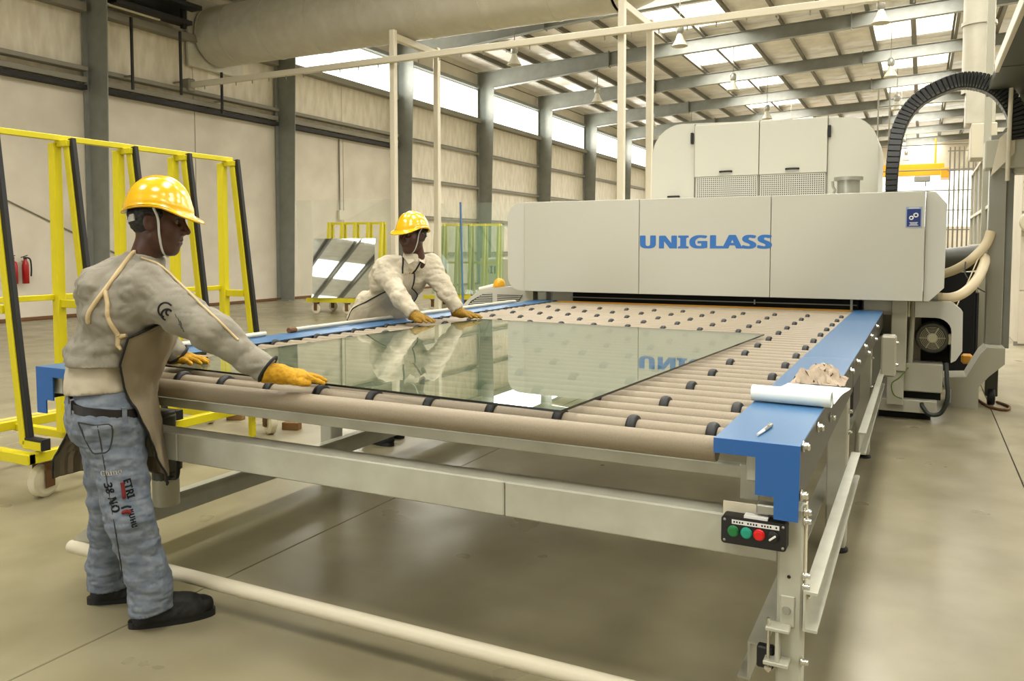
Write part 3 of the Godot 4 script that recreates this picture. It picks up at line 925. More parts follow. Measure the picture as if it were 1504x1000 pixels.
# ---------------------------------------------------------------- furnace
func build_furnace():
	var f := thing("tempering_furnace", "white glass tempering furnace with blue lettering across its wide hood", "furnace")
	# hood front panels
	var xs := [-3.555, -2.362, -1.176, 0.017]
	for i in 3:
		put(f, "hood_panel", box(Vector3((xs[i] + xs[i + 1]) * 0.5, 1.462, -7.315), Vector3(xs[i + 1] - xs[i] - 0.005, 0.885, 0.03), 0.003), M.hood)
	put(f, "hood_core", box(Vector3(-1.77, 1.46, -8.35), Vector3(3.56, 0.86, 2.02), 0.01), M.hood_side)
	put(f, "hood_backing", box(Vector3(-1.77, 1.46, -7.335), Vector3(3.55, 0.86, 0.008)), M.seam)
	var ch := 0.14
	var cap := PackedVector2Array([Vector2(0.02, 1.02), Vector2(0.06, 1.02), Vector2(0.165, 1.13), Vector2(0.172, 1.80), Vector2(0.09, 1.90), Vector2(0.02, 1.905)])
	var st := new_st()
	prism(st, cap, 1.9, Transform3D(Basis(), Vector3(0, 0, -9.25)))
	put(f, "end_cap", done(st), M.hood_side)
	var lc := PackedVector2Array([Vector2(-3.56, 1.02), Vector2(-3.56, 1.905)])
	for i in 7:
		var a := PI * 0.5 * i / 6.0
		lc.append(Vector2(-3.60 - 0.15 * sin(a), 1.755 + 0.15 * cos(a)))
	for i in 7:
		var a := PI * 0.5 * i / 6.0
		lc.append(Vector2(-3.60 - 0.15 * cos(a), 1.17 - 0.15 * sin(a)))
	st = new_st()
	prism(st, lc, 1.9, Transform3D(Basis(), Vector3(0, 0, -9.22)))
	put(f, "end_cap", done(st), M.hood_side)
	# lettering
	var tm := words("UNIGLASS", 0.12, true, 0.05)
	var tn := put(f, "lettering", tm, M.letter_blue)
	var ab := tm.get_aabb()
	tn.scale = Vector3(1.19 / ab.size.x, 0.122 / ab.size.y, 1.0)
	tn.position = Vector3(-1.758 - (ab.position.x + ab.size.x * 0.5) * tn.scale.x, 1.505 - (ab.position.y + ab.size.y * 0.5) * tn.scale.y, -7.2985)
	tag(tn, "blue capital lettering")
	# warning sign
	var sg := put(f, "warning_sign", box(Vector3(-0.0655, 1.698, -7.2985), Vector3(0.119, 0.166, 0.003)), M.sign_edge)
	tag(sg, "small blue sign with two white gear rings")
	put(sg, "sign_field", box(Vector3(-0.0655, 1.693, -7.2965), Vector3(0.100, 0.140, 0.002)), M.sign_blue)
	for q: Vector3 in [Vector3(-0.083, 1.692, 0.018), Vector3(-0.050, 1.713, 0.020)]:
		var gr := new_st()
		var rp := []
		for i in 20: rp.append(Vector3(q.x + cos(TAU * i / 20) * q.z * 0.72, q.y + sin(TAU * i / 20) * q.z * 0.72, -7.295))
		tube(gr, rp, q.z * 0.30, 6, false, true)
		put(sg, "gear_ring", done(gr), M.sign_white)
	for i in 4:
		put(sg, "text_line", box(Vector3(-0.0655, [1.772, 1.655, 1.644, 1.634][i], -7.2955), Vector3([0.075, 0.06, 0.05, 0.065][i], 0.005, 0.0006)), M.sign_white)
	# slot under the hood
	put(f, "furnace_mouth", box(Vector3(-1.78, 0.86, -8.3), Vector3(2.62, 0.30, 1.7)), M.void)
	put(f, "entry_strip", box(Vector3(-1.86, 0.915, -7.40), Vector3(2.74, 0.022, 0.03), 0.003), M.yellow_edge)
	var edge := new_st()
	tube(edge, [Vector3(-3.1, 0.965, -7.42), Vector3(-0.48, 0.965, -7.42)], 0.006, 6)
	put(f, "mouth_wire", done(edge), M.zinc)
	put(f, "mouth_bracket", box(Vector3(-0.52, 0.97, -7.38), Vector3(0.02, 0.09, 0.02), 0.002), M.zinc)
	put(f, "mouth_bracket", box(Vector3(-1.32, 0.97, -7.40), Vector3(0.012, 0.04, 0.012), 0.002), M.zinc)
	put(f, "jamb_block", box(Vector3(-0.325, 0.95, -7.62), Vector3(0.22, 0.13, 0.2), 0.004), M.beige_steel)
	put(f, "jamb_block", box(Vector3(-3.20, 0.955, -7.62), Vector3(0.28, 0.12, 0.2), 0.004), M.beige_steel)
	put(f, "side_panel", box(Vector3(-0.24, 0.70, -7.90), Vector3(0.50, 0.66, 0.06), 0.004), M.beige_steel)
	put(f, "side_post", box(Vector3(-3.45, 0.55, -7.55), Vector3(0.10, 0.95, 0.10), 0.006), M.zinc)
	put(f, "side_post", box(Vector3(-3.55, 0.55, -7.75), Vector3(0.14, 0.95, 0.10), 0.006), M.zinc)
	put(f, "side_post", box(Vector3(-0.156, 0.72, -7.53), Vector3(0.118, 0.60, 0.12), 0.006), M.beige_steel)
	put(f, "post_foot", box(Vector3(-0.175, 0.29, -7.56), Vector3(0.13, 0.32, 0.14), 0.006), M.beige_steel)
	put(f, "pipe_post", tubes([Vector3(-0.055, 1.0, -7.62), Vector3(-0.07, 0.40, -7.62)], 0.022, 10), M.beige_steel)
	put(f, "conduit", tubes([Vector3(-0.088, 1.01, -7.60), Vector3(-0.088, 0.87, -7.60)], 0.012, 8), M.white_steel)
	put(f, "base_block", box(Vector3(0.03, 0.36, -7.70), Vector3(0.30, 0.24, 0.24), 0.008), M.beige_steel)
	put(f, "base_channel", box(Vector3(-0.08, 0.12, -7.60), Vector3(0.44, 0.105, 0.12), 0.004), M.beige_steel)
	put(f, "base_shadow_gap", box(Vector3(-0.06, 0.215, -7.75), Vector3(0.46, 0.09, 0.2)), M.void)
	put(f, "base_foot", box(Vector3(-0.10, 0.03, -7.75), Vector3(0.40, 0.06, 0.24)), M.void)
	put(f, "body_shell", box(Vector3(-1.78, 0.40, -8.6), Vector3(3.3, 0.60, 2.0), 0.01), M.zinc)
	# blower cover with its motor behind a ring guard
	st = new_st()
	var cover := PackedVector2Array([Vector2(-0.04, 1.005), Vector2(0.225, 1.005), Vector2(0.312, 0.925), Vector2(0.316, 0.60), Vector2(0.27, 0.52), Vector2(0.235, 0.50), Vector2(0.235, 0.72)])
	for i in 7:
		var a := PI * 0.5 * i / 6.0
		cover.append(Vector2(0.115 + 0.12 * cos(a), 0.755 + 0.115 * sin(a)))
	cover.append(Vector2(-0.04, 0.87))
	prism(st, cover, 0.42, Transform3D(Basis(), Vector3(0, 0, -8.0)))
	put(f, "blower_cover", done(st), M.hood_side)
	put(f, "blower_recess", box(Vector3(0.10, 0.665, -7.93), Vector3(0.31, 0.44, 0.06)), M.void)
	var mz := Transform3D(Basis(Vector3.RIGHT, PI / 2), Vector3(0.095, 0.697, -7.78))
	st = new_st()
	lathe(st, [Vector2(0, 0), Vector2(0.115, 0), Vector2(0.13, 0.03), Vector2(0.13, 0.14), Vector2(0.118, 0.17), Vector2(0.10, 0.172)], 28, mz, true)
	var mt := put(f, "blower_motor", done(st), M.motor)
	for k in 7:
		st = new_st()
		var rp := []
		var rr := 0.042 + 0.012 * k
		for i in 32: rp.append(Vector3(0.095 + cos(TAU * i / 32) * rr, 0.697 + sin(TAU * i / 32) * rr, -7.598 - 0.004 * k))
		tube(st, rp, 0.0026 if k < 6 else 0.008, 5, false, true)
		put(mt, "guard_ring", done(st), M.motor_light)
	for i in 6:
		var a := TAU * i / 6.0 + 0.03
		st = new_st()
		bar(st, Vector3(0.095 + cos(a) * 0.035, 0.697 + sin(a) * 0.035, -7.597), Vector3(0.095 + cos(a) * 0.118, 0.697 + sin(a) * 0.118, -7.62), 0.006, 0.006)
		put(mt, "guard_spoke", done(st), M.motor_light)
	st = new_st()
	lathe(st, [Vector2(0.038, 0), Vector2(0.038, 0.012), Vector2(0.034, 0.016), Vector2(0, 0.016)], 20, Transform3D(Basis(Vector3.RIGHT, PI / 2), Vector3(0.095, 0.697, -7.605)), true)
	put(mt, "guard_hub", done(st), M.motor_light)
	put(mt, "terminal_box", box(Vector3(0.25, 0.69, -7.66), Vector3(0.08, 0.09, 0.08), 0.008), M.motor_light)
	# cables round the base
	put(f, "thick_cable", tubes(spline([Vector3(0.20, 0.50, -7.55), Vector3(0.21, 0.36, -7.5), Vector3(0.215, 0.22, -7.46), Vector3(0.17, 0.10, -7.45), Vector3(0.09, 0.08, -7.45), Vector3(0.04, 0.13, -7.48), Vector3(0.03, 0.15, -7.52)]), 0.018, 10), M.cable_dark)
	put(f, "earth_wire", tubes(spline([Vector3(-0.08, 0.45, -7.5), Vector3(-0.14, 0.37, -7.46), Vector3(-0.20, 0.31, -7.46), Vector3(-0.18, 0.22, -7.46), Vector3(-0.12, 0.19, -7.48)]), 0.005, 6), M.cable_green)
	put(f, "earth_wire", tubes(spline([Vector3(-0.20, 0.44, -7.46), Vector3(-0.27, 0.36, -7.45), Vector3(-0.33, 0.30, -7.45)]), 0.008, 6), M.cable_dark)
	# upper housing
	var up := PackedVector2Array()
	up.append(Vector2(-0.39, 1.86))
	for i in 9:
		var a := PI * 0.5 * i / 8.0
		up.append(Vector2(-0.39 - 0.27 + 0.27 * cos(a), 2.70 - 0.30 + 0.30 * sin(a)))
	for i in 9:
		var a := PI * 0.5 * i / 8.0
		up.append(Vector2(-2.59 + 0.32 - 0.32 * sin(a), 2.745 - 0.33 + 0.33 * cos(a)))
	up.append(Vector2(-2.59, 1.86))
	st = new_st()
	prism(st, up, 1.1, Transform3D(Basis(), Vector3(0, 0, -9.53)))
	var uh := put(f, "upper_housing", done(st), M.hood)
	# doors between the curved ends, each with a handle and a mesh grille
	for i in 2:
		var x0: float = [-2.128, -1.475][i]
		var x1: float = [-1.483, -0.842][i]
		put(f, "housing_door", box(Vector3((x0 + x1) * 0.5, 2.448, -8.415), Vector3(x1 - x0, 0.53, 0.03), 0.003), M.hood)
		put(f, "seam_line", box(Vector3(x0 - 0.003, 2.33, -8.424), Vector3(0.007, 0.80, 0.012)), M.seam)
		var hst := new_st()
		tube(hst, spline([Vector3(-0.055, 0, 0), Vector3(-0.05, 0, 0.02), Vector3(0.05, 0, 0.02), Vector3(0.055, 0, 0)], 4), 0.010, 8)
		put(f, "door_handle", done(hst), M.black, Vector3([-1.805, -1.158][i], 2.228, -8.40))
		var gx0: float = [-2.105, -1.46][i]
		var gx1: float = [-1.501, -0.86][i]
		put(f, "grille_recess", box(Vector3((gx0 + gx1) * 0.5, 2.072, -8.428), Vector3(gx1 - gx0, 0.205, 0.006)), M.motor)
		var gr := new_st()
		for k in 31: bx(gr, Vector3(lerpf(gx0, gx1, k / 30.0), 2.072, -8.412), Vector3(0.0085, 0.215, 0.006))
		for k in 11: bx(gr, Vector3((gx0 + gx1) * 0.5, 1.970 + 0.0204 * k, -8.411), Vector3(gx1 - gx0, 0.0085, 0.006))
		put(f, "mesh_grille", done(gr), M.hood_side)
		put(f, "door_frame_lower", box(Vector3((x0 + x1) * 0.5, 1.92, -8.415), Vector3(x1 - x0, 0.085, 0.03), 0.003), M.hood)
	put(f, "seam_line", box(Vector3(-0.839, 2.33, -8.424), Vector3(0.007, 0.80, 0.012)), M.seam)
	var h3 := new_st()
	tube(h3, spline([Vector3(-0.055, 0, 0), Vector3(-0.05, 0, 0.02), Vector3(0.05, 0, 0.02), Vector3(0.055, 0, 0)], 4), 0.010, 8)
	put(f, "door_handle", done(h3), M.black, Vector3(-2.35, 1.99, -8.425))
	put(f, "door_latch", box(Vector3(-2.158, 2.585, -8.41), Vector3(0.026, 0.115, 0.035), 0.004), M.black)
	put(f, "door_latch", box(Vector3(-0.823, 2.575, -8.41), Vector3(0.026, 0.115, 0.035), 0.004), M.black)
	# stub pipe on the hood
	st = new_st()
	lathe(st, [Vector2(0.095, 1.89), Vector2(0.095, 2.055), Vector2(0.122, 2.055), Vector2(0.122, 2.085), Vector2(0.09, 2.085)], 24, Transform3D(Basis(), Vector3(-0.605, 0, -7.9)), true)
	put(f, "vent_stub", done(st), M.zinc)
	put(f, "stub_clamp", tubes([Vector3(-0.735, 2.05, -7.85), Vector3(-0.73, 2.0, -7.85), Vector3(-0.71, 1.97, -7.85), Vector3(-0.735, 1.91, -7.85)], 0.013, 6), M.zinc)

# ---------------------------------------------------------------- machinery on the right
func build_right_side():
	var t := thing("machine_tower", "grey steel tower with a stepped foot on the right of the furnace", "machine frame")
	put(t, "pillar", box(Vector3(0.605, 1.48, -8.72), Vector3(0.135, 2.0, 0.16), 0.006), M.zinc)
	put(t, "pillar_flange", box(Vector3(0.705, 1.40, -8.75), Vector3(0.062, 1.75, 0.12), 0.004), M.steel_grey)
	var st := new_st()
	prism(st, PackedVector2Array([Vector2(0.27, 0.0), Vector2(0.485, 0.0), Vector2(0.485, 0.20), Vector2(0.56, 0.30), Vector2(0.68, 0.42), Vector2(0.68, 0.56), Vector2(0.54, 0.56), Vector2(0.49, 0.50), Vector2(0.385, 0.285), Vector2(0.21, 0.27), Vector2(0.21, 0.17), Vector2(0.27, 0.17)]), 0.45, Transform3D(Basis(), Vector3(0, 0, -8.78)))
	put(t, "stepped_foot", done(st), M.beige_steel)
	put(t, "pillar_head", box(Vector3(0.70, 2.30, -8.72), Vector3(0.42, 0.26, 0.30), 0.01), M.beige_steel)
	st = new_st()
	prism(st, PackedVector2Array([Vector2(0.54, 2.10), Vector2(0.72, 2.30), Vector2(0.72, 2.56), Vector2(0.60, 2.44)]), 0.03, Transform3D(Basis(), Vector3(0, 0, -8.58)))
	put(t, "gusset", done(st), M.white_steel)
	put(t, "cross_beam", box(Vector3(1.30, 2.25, -8.7), Vector3(1.15, 0.26, 0.2), 0.008), M.beige_steel)
	put(t, "thin_post", tubes([Vector3(0.665, 2.05, -8.5), Vector3(0.675, 3.2, -8.5)], 0.018, 8), M.white_steel)
	put(t, "tall_post", box(Vector3(0.60, 2.9, -10.2), Vector3(0.07, 5.6, 0.07), 0.004), M.beige_steel)
	var ca := new_st()
	lathe(ca, [Vector2(0, -0.03), Vector2(0.075, -0.03), Vector2(0.085, -0.02), Vector2(0.085, 0.02), Vector2(0.075, 0.03), Vector2(0, 0.03)], 18, Transform3D(Basis(Vector3(0, 0, 1), PI / 2), Vector3(0.60, 0.087, -8.6)))
	put(t, "wheel", done(ca), M.rubber)
	put(t, "wheel_fork", box(Vector3(0.60, 0.24, -8.6), Vector3(0.10, 0.30, 0.08), 0.006), M.motor)
	put(t, "yellow_guard", box(Vector3(0.42, 0.36, -9.1), Vector3(0.10, 0.10, 0.06), 0.02), M.yellow_edge)
	# canopy that reaches forward above the aisle
	var cn := thing("machine_canopy", "dark-bellied overhead canopy at the upper right edge", "canopy")
	put(cn, "deck", box(Vector3(1.55, 2.90, -5.4), Vector3(2.1, 0.05, 4.3)), M.motor)
	put(cn, "edge_trim", box(Vector3(0.495, 2.885, -5.4), Vector3(0.03, 0.09, 4.3), 0.004), M.white_steel)
	put(cn, "back_panel", box(Vector3(1.62, 2.66, -8.9), Vector3(1.7, 0.54, 0.04), 0.004), M.steel_grey)
	put(cn, "support_leg", box(Vector3(2.45, 1.45, -5.2), Vector3(0.15, 2.9, 0.15), 0.01), M.zinc)
	put(cn, "support_leg", box(Vector3(2.45, 1.45, -7.3), Vector3(0.15, 2.9, 0.15), 0.01), M.zinc)
	put(cn, "rear_rail", box(Vector3(1.55, 2.90, -8.2), Vector3(2.1, 0.06, 1.4), 0.004), M.motor)
	# drag chain arch
	var ch := thing("cable_carrier", "black drag chain arching from the furnace top to the tower", "cable carrier")
	var path := spline([Vector3(-0.265, 1.90, -8.3), Vector3(-0.262, 2.22, -8.35), Vector3(-0.215, 2.58, -8.45), Vector3(-0.07, 2.82, -8.52), Vector3(0.20, 2.965, -8.58), Vector3(0.40, 2.97, -8.6), Vector3(0.59, 2.87, -8.6), Vector3(0.72, 2.66, -8.6), Vector3(0.765, 2.43, -8.62)], 7)
	for i in path.size() - 1:
		var a: Vector3 = path[i]
		var b: Vector3 = path[i + 1]
		var d := (b - a).normalized()
		var y := Vector3(0, 0, 1).cross(d).normalized()
		var w := lerpf(0.10, 0.155, clampf(i / 40.0, 0, 1))
		var s2 := new_st()
		bx(s2, (a + b) * 0.5, Vector3(0.16, w, a.distance_to(b) * 1.0), 0.006, Basis(y.cross(d), y, d))
		put(ch, "chain_link", done(s2), M.chain)
		if i > 12 and i < 50:
			s2 = new_st()
			bx(s2, (a + b) * 0.5 - y * w * 0.36, Vector3(0.166, w * 0.13, a.distance_to(b) * 0.45), 0.002, Basis(y.cross(d), y, d))
			put(ch, "link_plate", done(s2), M.motor)
	# upright duct with hopper
	var vd := thing("upright_duct", "pale upright round duct with a boxed hopper beside the tower", "duct")
	st = new_st()
	lathe(st, [Vector2(0.165, 3.25), Vector2(0.165, 7.5)], 32, Transform3D(Basis(), Vector3(0.53, 0, -11.0)))
	put(vd, "pipe", done(st), M.duct)
	for y: float in [4.05, 5.2]:
		st = new_st()
		lathe(st, [Vector2(0.16, -0.02), Vector2(0.185, -0.02), Vector2(0.185, 0.02), Vector2(0.16, 0.02)], 32, Transform3D(Basis(), Vector3(0.53, y, -11.0)), true)
		put(vd, "joint_ring", done(st), M.duct)
	put(vd, "hopper", box(Vector3(0.56, 3.08, -11.0), Vector3(0.30, 0.40, 0.4), 0.01), M.duct)
	put(vd, "hopper_step", box(Vector3(0.60, 2.68, -11.0), Vector3(0.26, 0.40, 0.45), 0.01), M.white_steel)
	put(vd, "hopper_leg", box(Vector3(0.70, 1.24, -11.0), Vector3(0.08, 2.48, 0.1), 0.01), M.white_steel)
	# framed side panels
	var fp := thing("framed_panels", "row of grey panels in a white steel frame behind the tower", "panel frame")
	for i in 4:
		var z: float = -9.5 - 0.95 * (i + 0.5)
		put(fp, "panel", box(Vector3(0.635, 2.18, z), Vector3(0.02, 0.58, 0.90)), M.steel_grey)
		put(fp, "lower_panel", box(Vector3(0.635, 1.67, z), Vector3(0.02, 0.38, 0.90)), M.steel_grey)
	for i in 5:
		put(fp, "upright", box(Vector3(0.62, 1.24, -9.5 - 0.95 * i), Vector3(0.04, 2.48, 0.04)), M.white_steel)
	for y: float in [1.48, 1.88, 2.48]:
		put(fp, "rail", box(Vector3(0.62, y, -11.4), Vector3(0.045, 0.035, 3.84)), M.white_steel)
	# dark pipe and pale hoses
	var dp := thing("flue_pipe", "dark horizontal flue pipe behind the end of the hood", "pipe")
	var s3 := new_st()
	tube(s3, [Vector3(0.10, 1.30, -9.6), Vector3(0.57, 1.36, -9.6)], 0.13, 24)
	put(dp, "pipe", done(s3), M.motor)
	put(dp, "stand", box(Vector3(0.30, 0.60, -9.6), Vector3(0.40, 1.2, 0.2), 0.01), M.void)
	var h1 := thing("flexible_hose", "upper of two cream flexible hoses right of the furnace hood", "hose", Vector3.ZERO, 0.0, "cream hoses")
	put(h1, "hose", tubes(spline([Vector3(0.16, 1.20, -8.6), Vector3(0.28, 1.25, -8.55), Vector3(0.40, 1.34, -8.5), Vector3(0.52, 1.48, -8.6), Vector3(0.56, 1.60, -8.63)]), 0.042, 14), M.hose)
	var h2 := thing("flexible_hose", "lower of two cream flexible hoses, curling under the hood corner", "hose", Vector3.ZERO, 0.0, "cream hoses")
	put(h2, "hose", tubes(spline([Vector3(0.09, 1.04, -7.7), Vector3(0.22, 1.03, -7.75), Vector3(0.33, 1.07, -7.9), Vector3(0.43, 1.17, -8.1), Vector3(0.50, 1.30, -8.4), Vector3(0.52, 1.36, -8.63)]), 0.042, 14), M.hose)
	put(h2, "hose_end", tubes([Vector3(0.02, 1.035, -7.68), Vector3(0.12, 1.04, -7.7)], 0.05, 14), M.zinc)
	put(h2, "wire", tubes(spline([Vector3(0.36, 1.34, -8.5), Vector3(0.35, 1.22, -8.3), Vector3(0.42, 1.12, -8.2), Vector3(0.52, 1.05, -8.5)]), 0.006, 6), M.black)
	put(h2, "wire", tubes(spline([Vector3(0.46, 1.36, -8.5), Vector3(0.38, 1.18, -8.2), Vector3(0.30, 1.0, -8.0), Vector3(0.26, 0.9, -7.9)]), 0.006, 6), M.hose)
	var cp := thing("pipe_stand", "thin cream pipe stand with a yellow cap left of the tower", "pipe")
	put(cp, "pipe", tubes([Vector3(0.59, 0.0, -10.3), Vector3(0.585, 1.30, -10.3)], 0.035, 12), M.hose)
	put(cp, "yellow_cap", box(Vector3(0.59, 1.36, -10.3), Vector3(0.12, 0.13, 0.1), 0.01), M.yellow_edge)
	put(cp, "red_valve", box(Vector3(0.63, 1.22, -10.3), Vector3(0.09, 0.10, 0.1), 0.01), M.red)
	# ladder with safety cage far behind
	var lc := thing("caged_ladder", "thin-barred ladder frame far behind the black drag chain", "ladder")
	for i in 6:
		put(lc, "bar", tubes([Vector3(0.42 + 0.075 * i, 0, -17.0), Vector3(0.42 + 0.075 * i, 3.3, -17.0)], 0.016, 6), M.girt)
	for i in 9:
		put(lc, "rung", tubes([Vector3(0.38, 0.35 + 0.36 * i, -17.0), Vector3(0.84, 0.35 + 0.36 * i, -17.0)], 0.012, 6), M.girt)
	var sc := thing("pipe_scaffold", "spindly grey pipe scaffold in the far aisle", "scaffold")
	for x: float in [-0.95, -0.72, 0.98, 1.15]:
		put(sc, "upright", tubes([Vector3(x, 0, -20.0), Vector3(x, 5.0, -20.0)], 0.018, 6), M.girt)
	for y: float in [2.7, 3.15, 3.7, 4.6]:
		put(sc, "ledger", tubes([Vector3(-0.95, y, -20.0), Vector3(1.15, y, -20.0)], 0.016, 6), M.girt)
	var rb := new_st()
	bar(rb, Vector3(0.72, 3.2, -20.0), Vector3(1.22, 4.75, -20.0), 0.06, 0.06)
	put(sc, "white_strut", done(rb), M.white_steel)
	# sheeted enclosure
	var en := thing("sheet_enclosure", "cream sheeted machine enclosure at the right edge", "enclosure")
	put(en, "body", box(Vector3(3.9, 1.6, -16.6), Vector3(5.2, 3.2, 5.0), 0.01), M.wall_sheet)
	for r in 4:
		for c in 3:
			put(en, "cladding_panel", box(Vector3(1.31 + 0.5 + 0.82 * c - 0.39 + 0.28, 0.42 + 0.80 * r, -14.09), Vector3(0.80, 0.785, 0.02), 0.004), M.wall_sheet)
	put(en, "rail", box(Vector3(1.75, 1.98, -14.07), Vector3(0.9, 0.03, 0.03)), M.girt)
	st = new_st()
	lathe(st, [Vector2(0, 0), Vector2(0.16, 0), Vector2(0.16, 0.08), Vector2(0.14, 0.10), Vector2(0, 0.10)], 24, Transform3D(Basis(Vector3.RIGHT, PI / 2), Vector3(1.42, 1.83, -14.08)), true)
	put(en, "round_port", done(st), M.white_steel)
	put(en, "kerb", box(Vector3(3.9, 0.03, -14.12), Vector3(5.3, 0.06, 0.06)), M.girt)
	# dark machine mass behind the blower
	var dm := thing("cooling_unit", "dark cooling unit body behind the blower, under the pale hoses", "machine")
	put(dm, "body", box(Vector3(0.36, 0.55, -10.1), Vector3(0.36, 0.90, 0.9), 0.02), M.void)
	put(dm, "tray", box(Vector3(0.34, 1.01, -10.0), Vector3(0.40, 0.05, 0.8), 0.01), M.beige_steel)
	put(dm, "plinth", box(Vector3(0.36, 0.05, -10.1), Vector3(0.40, 0.1, 0.94), 0.01), M.beige_steel)
	var rc := thing("floor_cable", "reddish cable lying on the floor at the tower's foot", "cable")
	put(rc, "cable", tubes(spline([Vector3(0.50, 0.012, -8.85), Vector3(0.58, 0.012, -8.45), Vector3(0.70, 0.012, -8.35), Vector3(0.74, 0.012, -8.55), Vector3(0.66, 0.012, -8.75)]), 0.012, 8), M.rust)

# ---------------------------------------------------------------- yellow glass racks
func caster(parent: Node3D, at: Vector3, r: float, turn := 0.0, big := true):
	var c := Basis(Vector3.UP, turn)
	var st := new_st()
	var w := r * 0.32
	lathe(st, [Vector2(0, -w), Vector2(r * 0.8, -w), Vector2(r, -w * 0.7), Vector2(r, w * 0.7), Vector2(r * 0.8, w), Vector2(0, w)], 24, Transform3D(c * Basis(Vector3(0, 0, 1), PI / 2), at + Vector3(0, r, 0)), true)
	var wh := put(parent, "caster_wheel", done(st), M.caster)
	if not big: return
	st = new_st()
	for s: float in [-1.0, 1.0]:
		bx(st, at + c * Vector3(s * w * 1.45, r * 1.35, 0), Vector3(0.006, r * 1.5, r * 0.7), 0.002, c)
	bx(st, at + Vector3(0, r * 2.12, 0), Vector3(w * 3.0, 0.012, r * 0.9), 0.002, c)
	put(wh, "fork", done(st), M.rust)
	put(wh, "swivel_plate", box(at + Vector3(0, r * 2.25, 0), Vector3(w * 3.6, 0.014, r * 1.3), 0.002), M.zinc)

func build_racks():
	var t := thing("glass_rack", "tall empty yellow glass rack with black rubber-faced posts left of the table", "rack", Vector3.ZERO, 0.0, "yellow glass racks")
	var zs := [-2.83, -3.30, -3.75, -4.20, -4.66]
	var yb := 0.30
	for i in 5:
		var z: float = zs[i]
		put(t, "upright", box(Vector3(-4.865, 1.19, z + 0.03), Vector3(0.06, 1.83, 0.055), 0.004), M.yellow)
		var st := new_st()
		bar(st, Vector3(-4.775, 2.12, z), Vector3(-4.545, 0.33, z), 0.05, 0.05, 0.004, Vector3(0, 0, 1))
		var sp := put(t, "slanted_post", done(st), M.yellow)
		st = new_st()
		bar(st, Vector3(-4.742, 2.13, z), Vector3(-4.512, 0.35, z), 0.048, 0.030, 0.003, Vector3(0, 0, 1))
		put(sp, "rubber_strip", done(st), M.rubber)
		put(t, "ledge", box(Vector3(-4.46, 0.335, z), Vector3(0.17, 0.05, 0.05), 0.004), M.yellow)
		put(sp, "ledge_pad", box(Vector3(-4.448, 0.367, z), Vector3(0.15, 0.014, 0.05), 0.002), M.rubber)
		put(sp, "ledge_stop", box(Vector3(-4.37, 0.345, z), Vector3(0.014, 0.065, 0.052), 0.002), M.rubber)
		put(t, "tie", box(Vector3(-4.80, 2.10, z + 0.02), Vector3(0.12, 0.04, 0.04), 0.003), M.yellow)
		put(t, "mid_tie", box(Vector3(-4.77, 1.10, z + 0.02), Vector3(0.20, 0.05, 0.04), 0.003), M.yellow)
		put(t, "base_cross", box(Vector3(-4.93, 0.255, z), Vector3(0.95, 0.05, 0.05), 0.004), M.yellow)
	put(t, "top_rail", box(Vector3(-4.83, 2.135, -3.72), Vector3(0.04, 0.035, 1.95), 0.003), M.yellow)
	put(t, "mid_rail", box(Vector3(-4.89, 1.14, -3.72), Vector3(0.035, 0.035, 1.95), 0.003), M.yellow)
	for x: float in [-5.40, -4.43]:
		put(t, "base_rail", box(Vector3(x, 0.27, -3.83), Vector3(0.05, 0.06, 2.15), 0.004), M.yellow)
	for z: float in [-2.77, -4.90]:
		put(t, "base_end", box(Vector3(-4.915, 0.27, z), Vector3(1.02, 0.06, 0.05), 0.004), M.yellow)
	for p: Vector3 in [Vector3(-4.55, 0, -2.93), Vector3(-5.28, 0, -2.93), Vector3(-4.52, 0, -4.74), Vector3(-5.24, 0, -4.80)]:
		caster(t, p, 0.098, 0.25 if p.z > -4 else 1.1)
	for p: Vector3 in [Vector3(-5.10, 0.14, -2.95), Vector3(-4.47, 0.14, -4.50)]:
		put(t, "prop_leg", box(p, Vector3(0.04, 0.22, 0.04), 0.003), M.yellow)
	for i in 2:
		var w := thing("wood_chock", ["wooden chock against the near white wheel of the tall yellow rack", "wooden chock against the farther white wheel of the tall yellow rack"][i], "wood block", [Vector3(-4.47, 0, -4.93), Vector3(-5.15, 0, -5.0)][i], 0.3, "wheel chocks")
		put(w, "block", box(Vector3(0, 0.03, 0), Vector3(0.14, 0.06, 0.07), 0.004), M.wood)
	# two loaded racks far behind
	back_rack("yellow rack with mirrored glass standing against the far panelled wall", Vector3(-11.35, 0, -14.75), deg_to_rad(12.0), 1.45)
	back_rack("yellow rack of greenish glass behind the second worker's shoulder", Vector3(-9.60, 0, -16.9), deg_to_rad(12.0), 1.55)
	# glass on the racks
	glass_pane("mirror-bright glass pane leaning on the far left yellow rack", Vector3(-11.30, 0.36, -14.12), Vector2(1.36, 1.32), deg_to_rad(26.0), 11.0, M.mirror_glass)
	glass_pane("large clear glass pane behind the far left yellow rack", Vector3(-11.85, 0.36, -15.05), Vector2(2.5, 2.2), deg_to_rad(12.0), -5.0, M.clear_glass)
	glass_pane("dull grey pane at the left end of the far left rack", Vector3(-12.22, 0.36, -14.90), Vector2(0.42, 1.05), deg_to_rad(12.0), -5.0, M.zinc)
	glass_pane("greenish glass pane leaning on the far right yellow rack", Vector3(-9.55, 0.36, -16.52), Vector2(1.75, 1.62), deg_to_rad(12.0), 6.0, M.green_glass)
	glass_pane("tall clear glass pane leaning in front of the far right yellow rack", Vector3(-9.28, 0.37, -16.32), Vector2(2.0, 2.15), deg_to_rad(10.0), 7.0, M.clear_glass)
	var bp := thing("blue_pole", "slim blue pole leaning by the tall clear glass", "pole")
	put(bp, "pole", tubes([Vector3(-9.35, 0.02, -16.0), Vector3(-9.70, 2.52, -16.5)], 0.024, 10), M.blue)
	var rp := thing("rusty_post", "rusty brown post standing among the far right rack's yellow posts", "post")
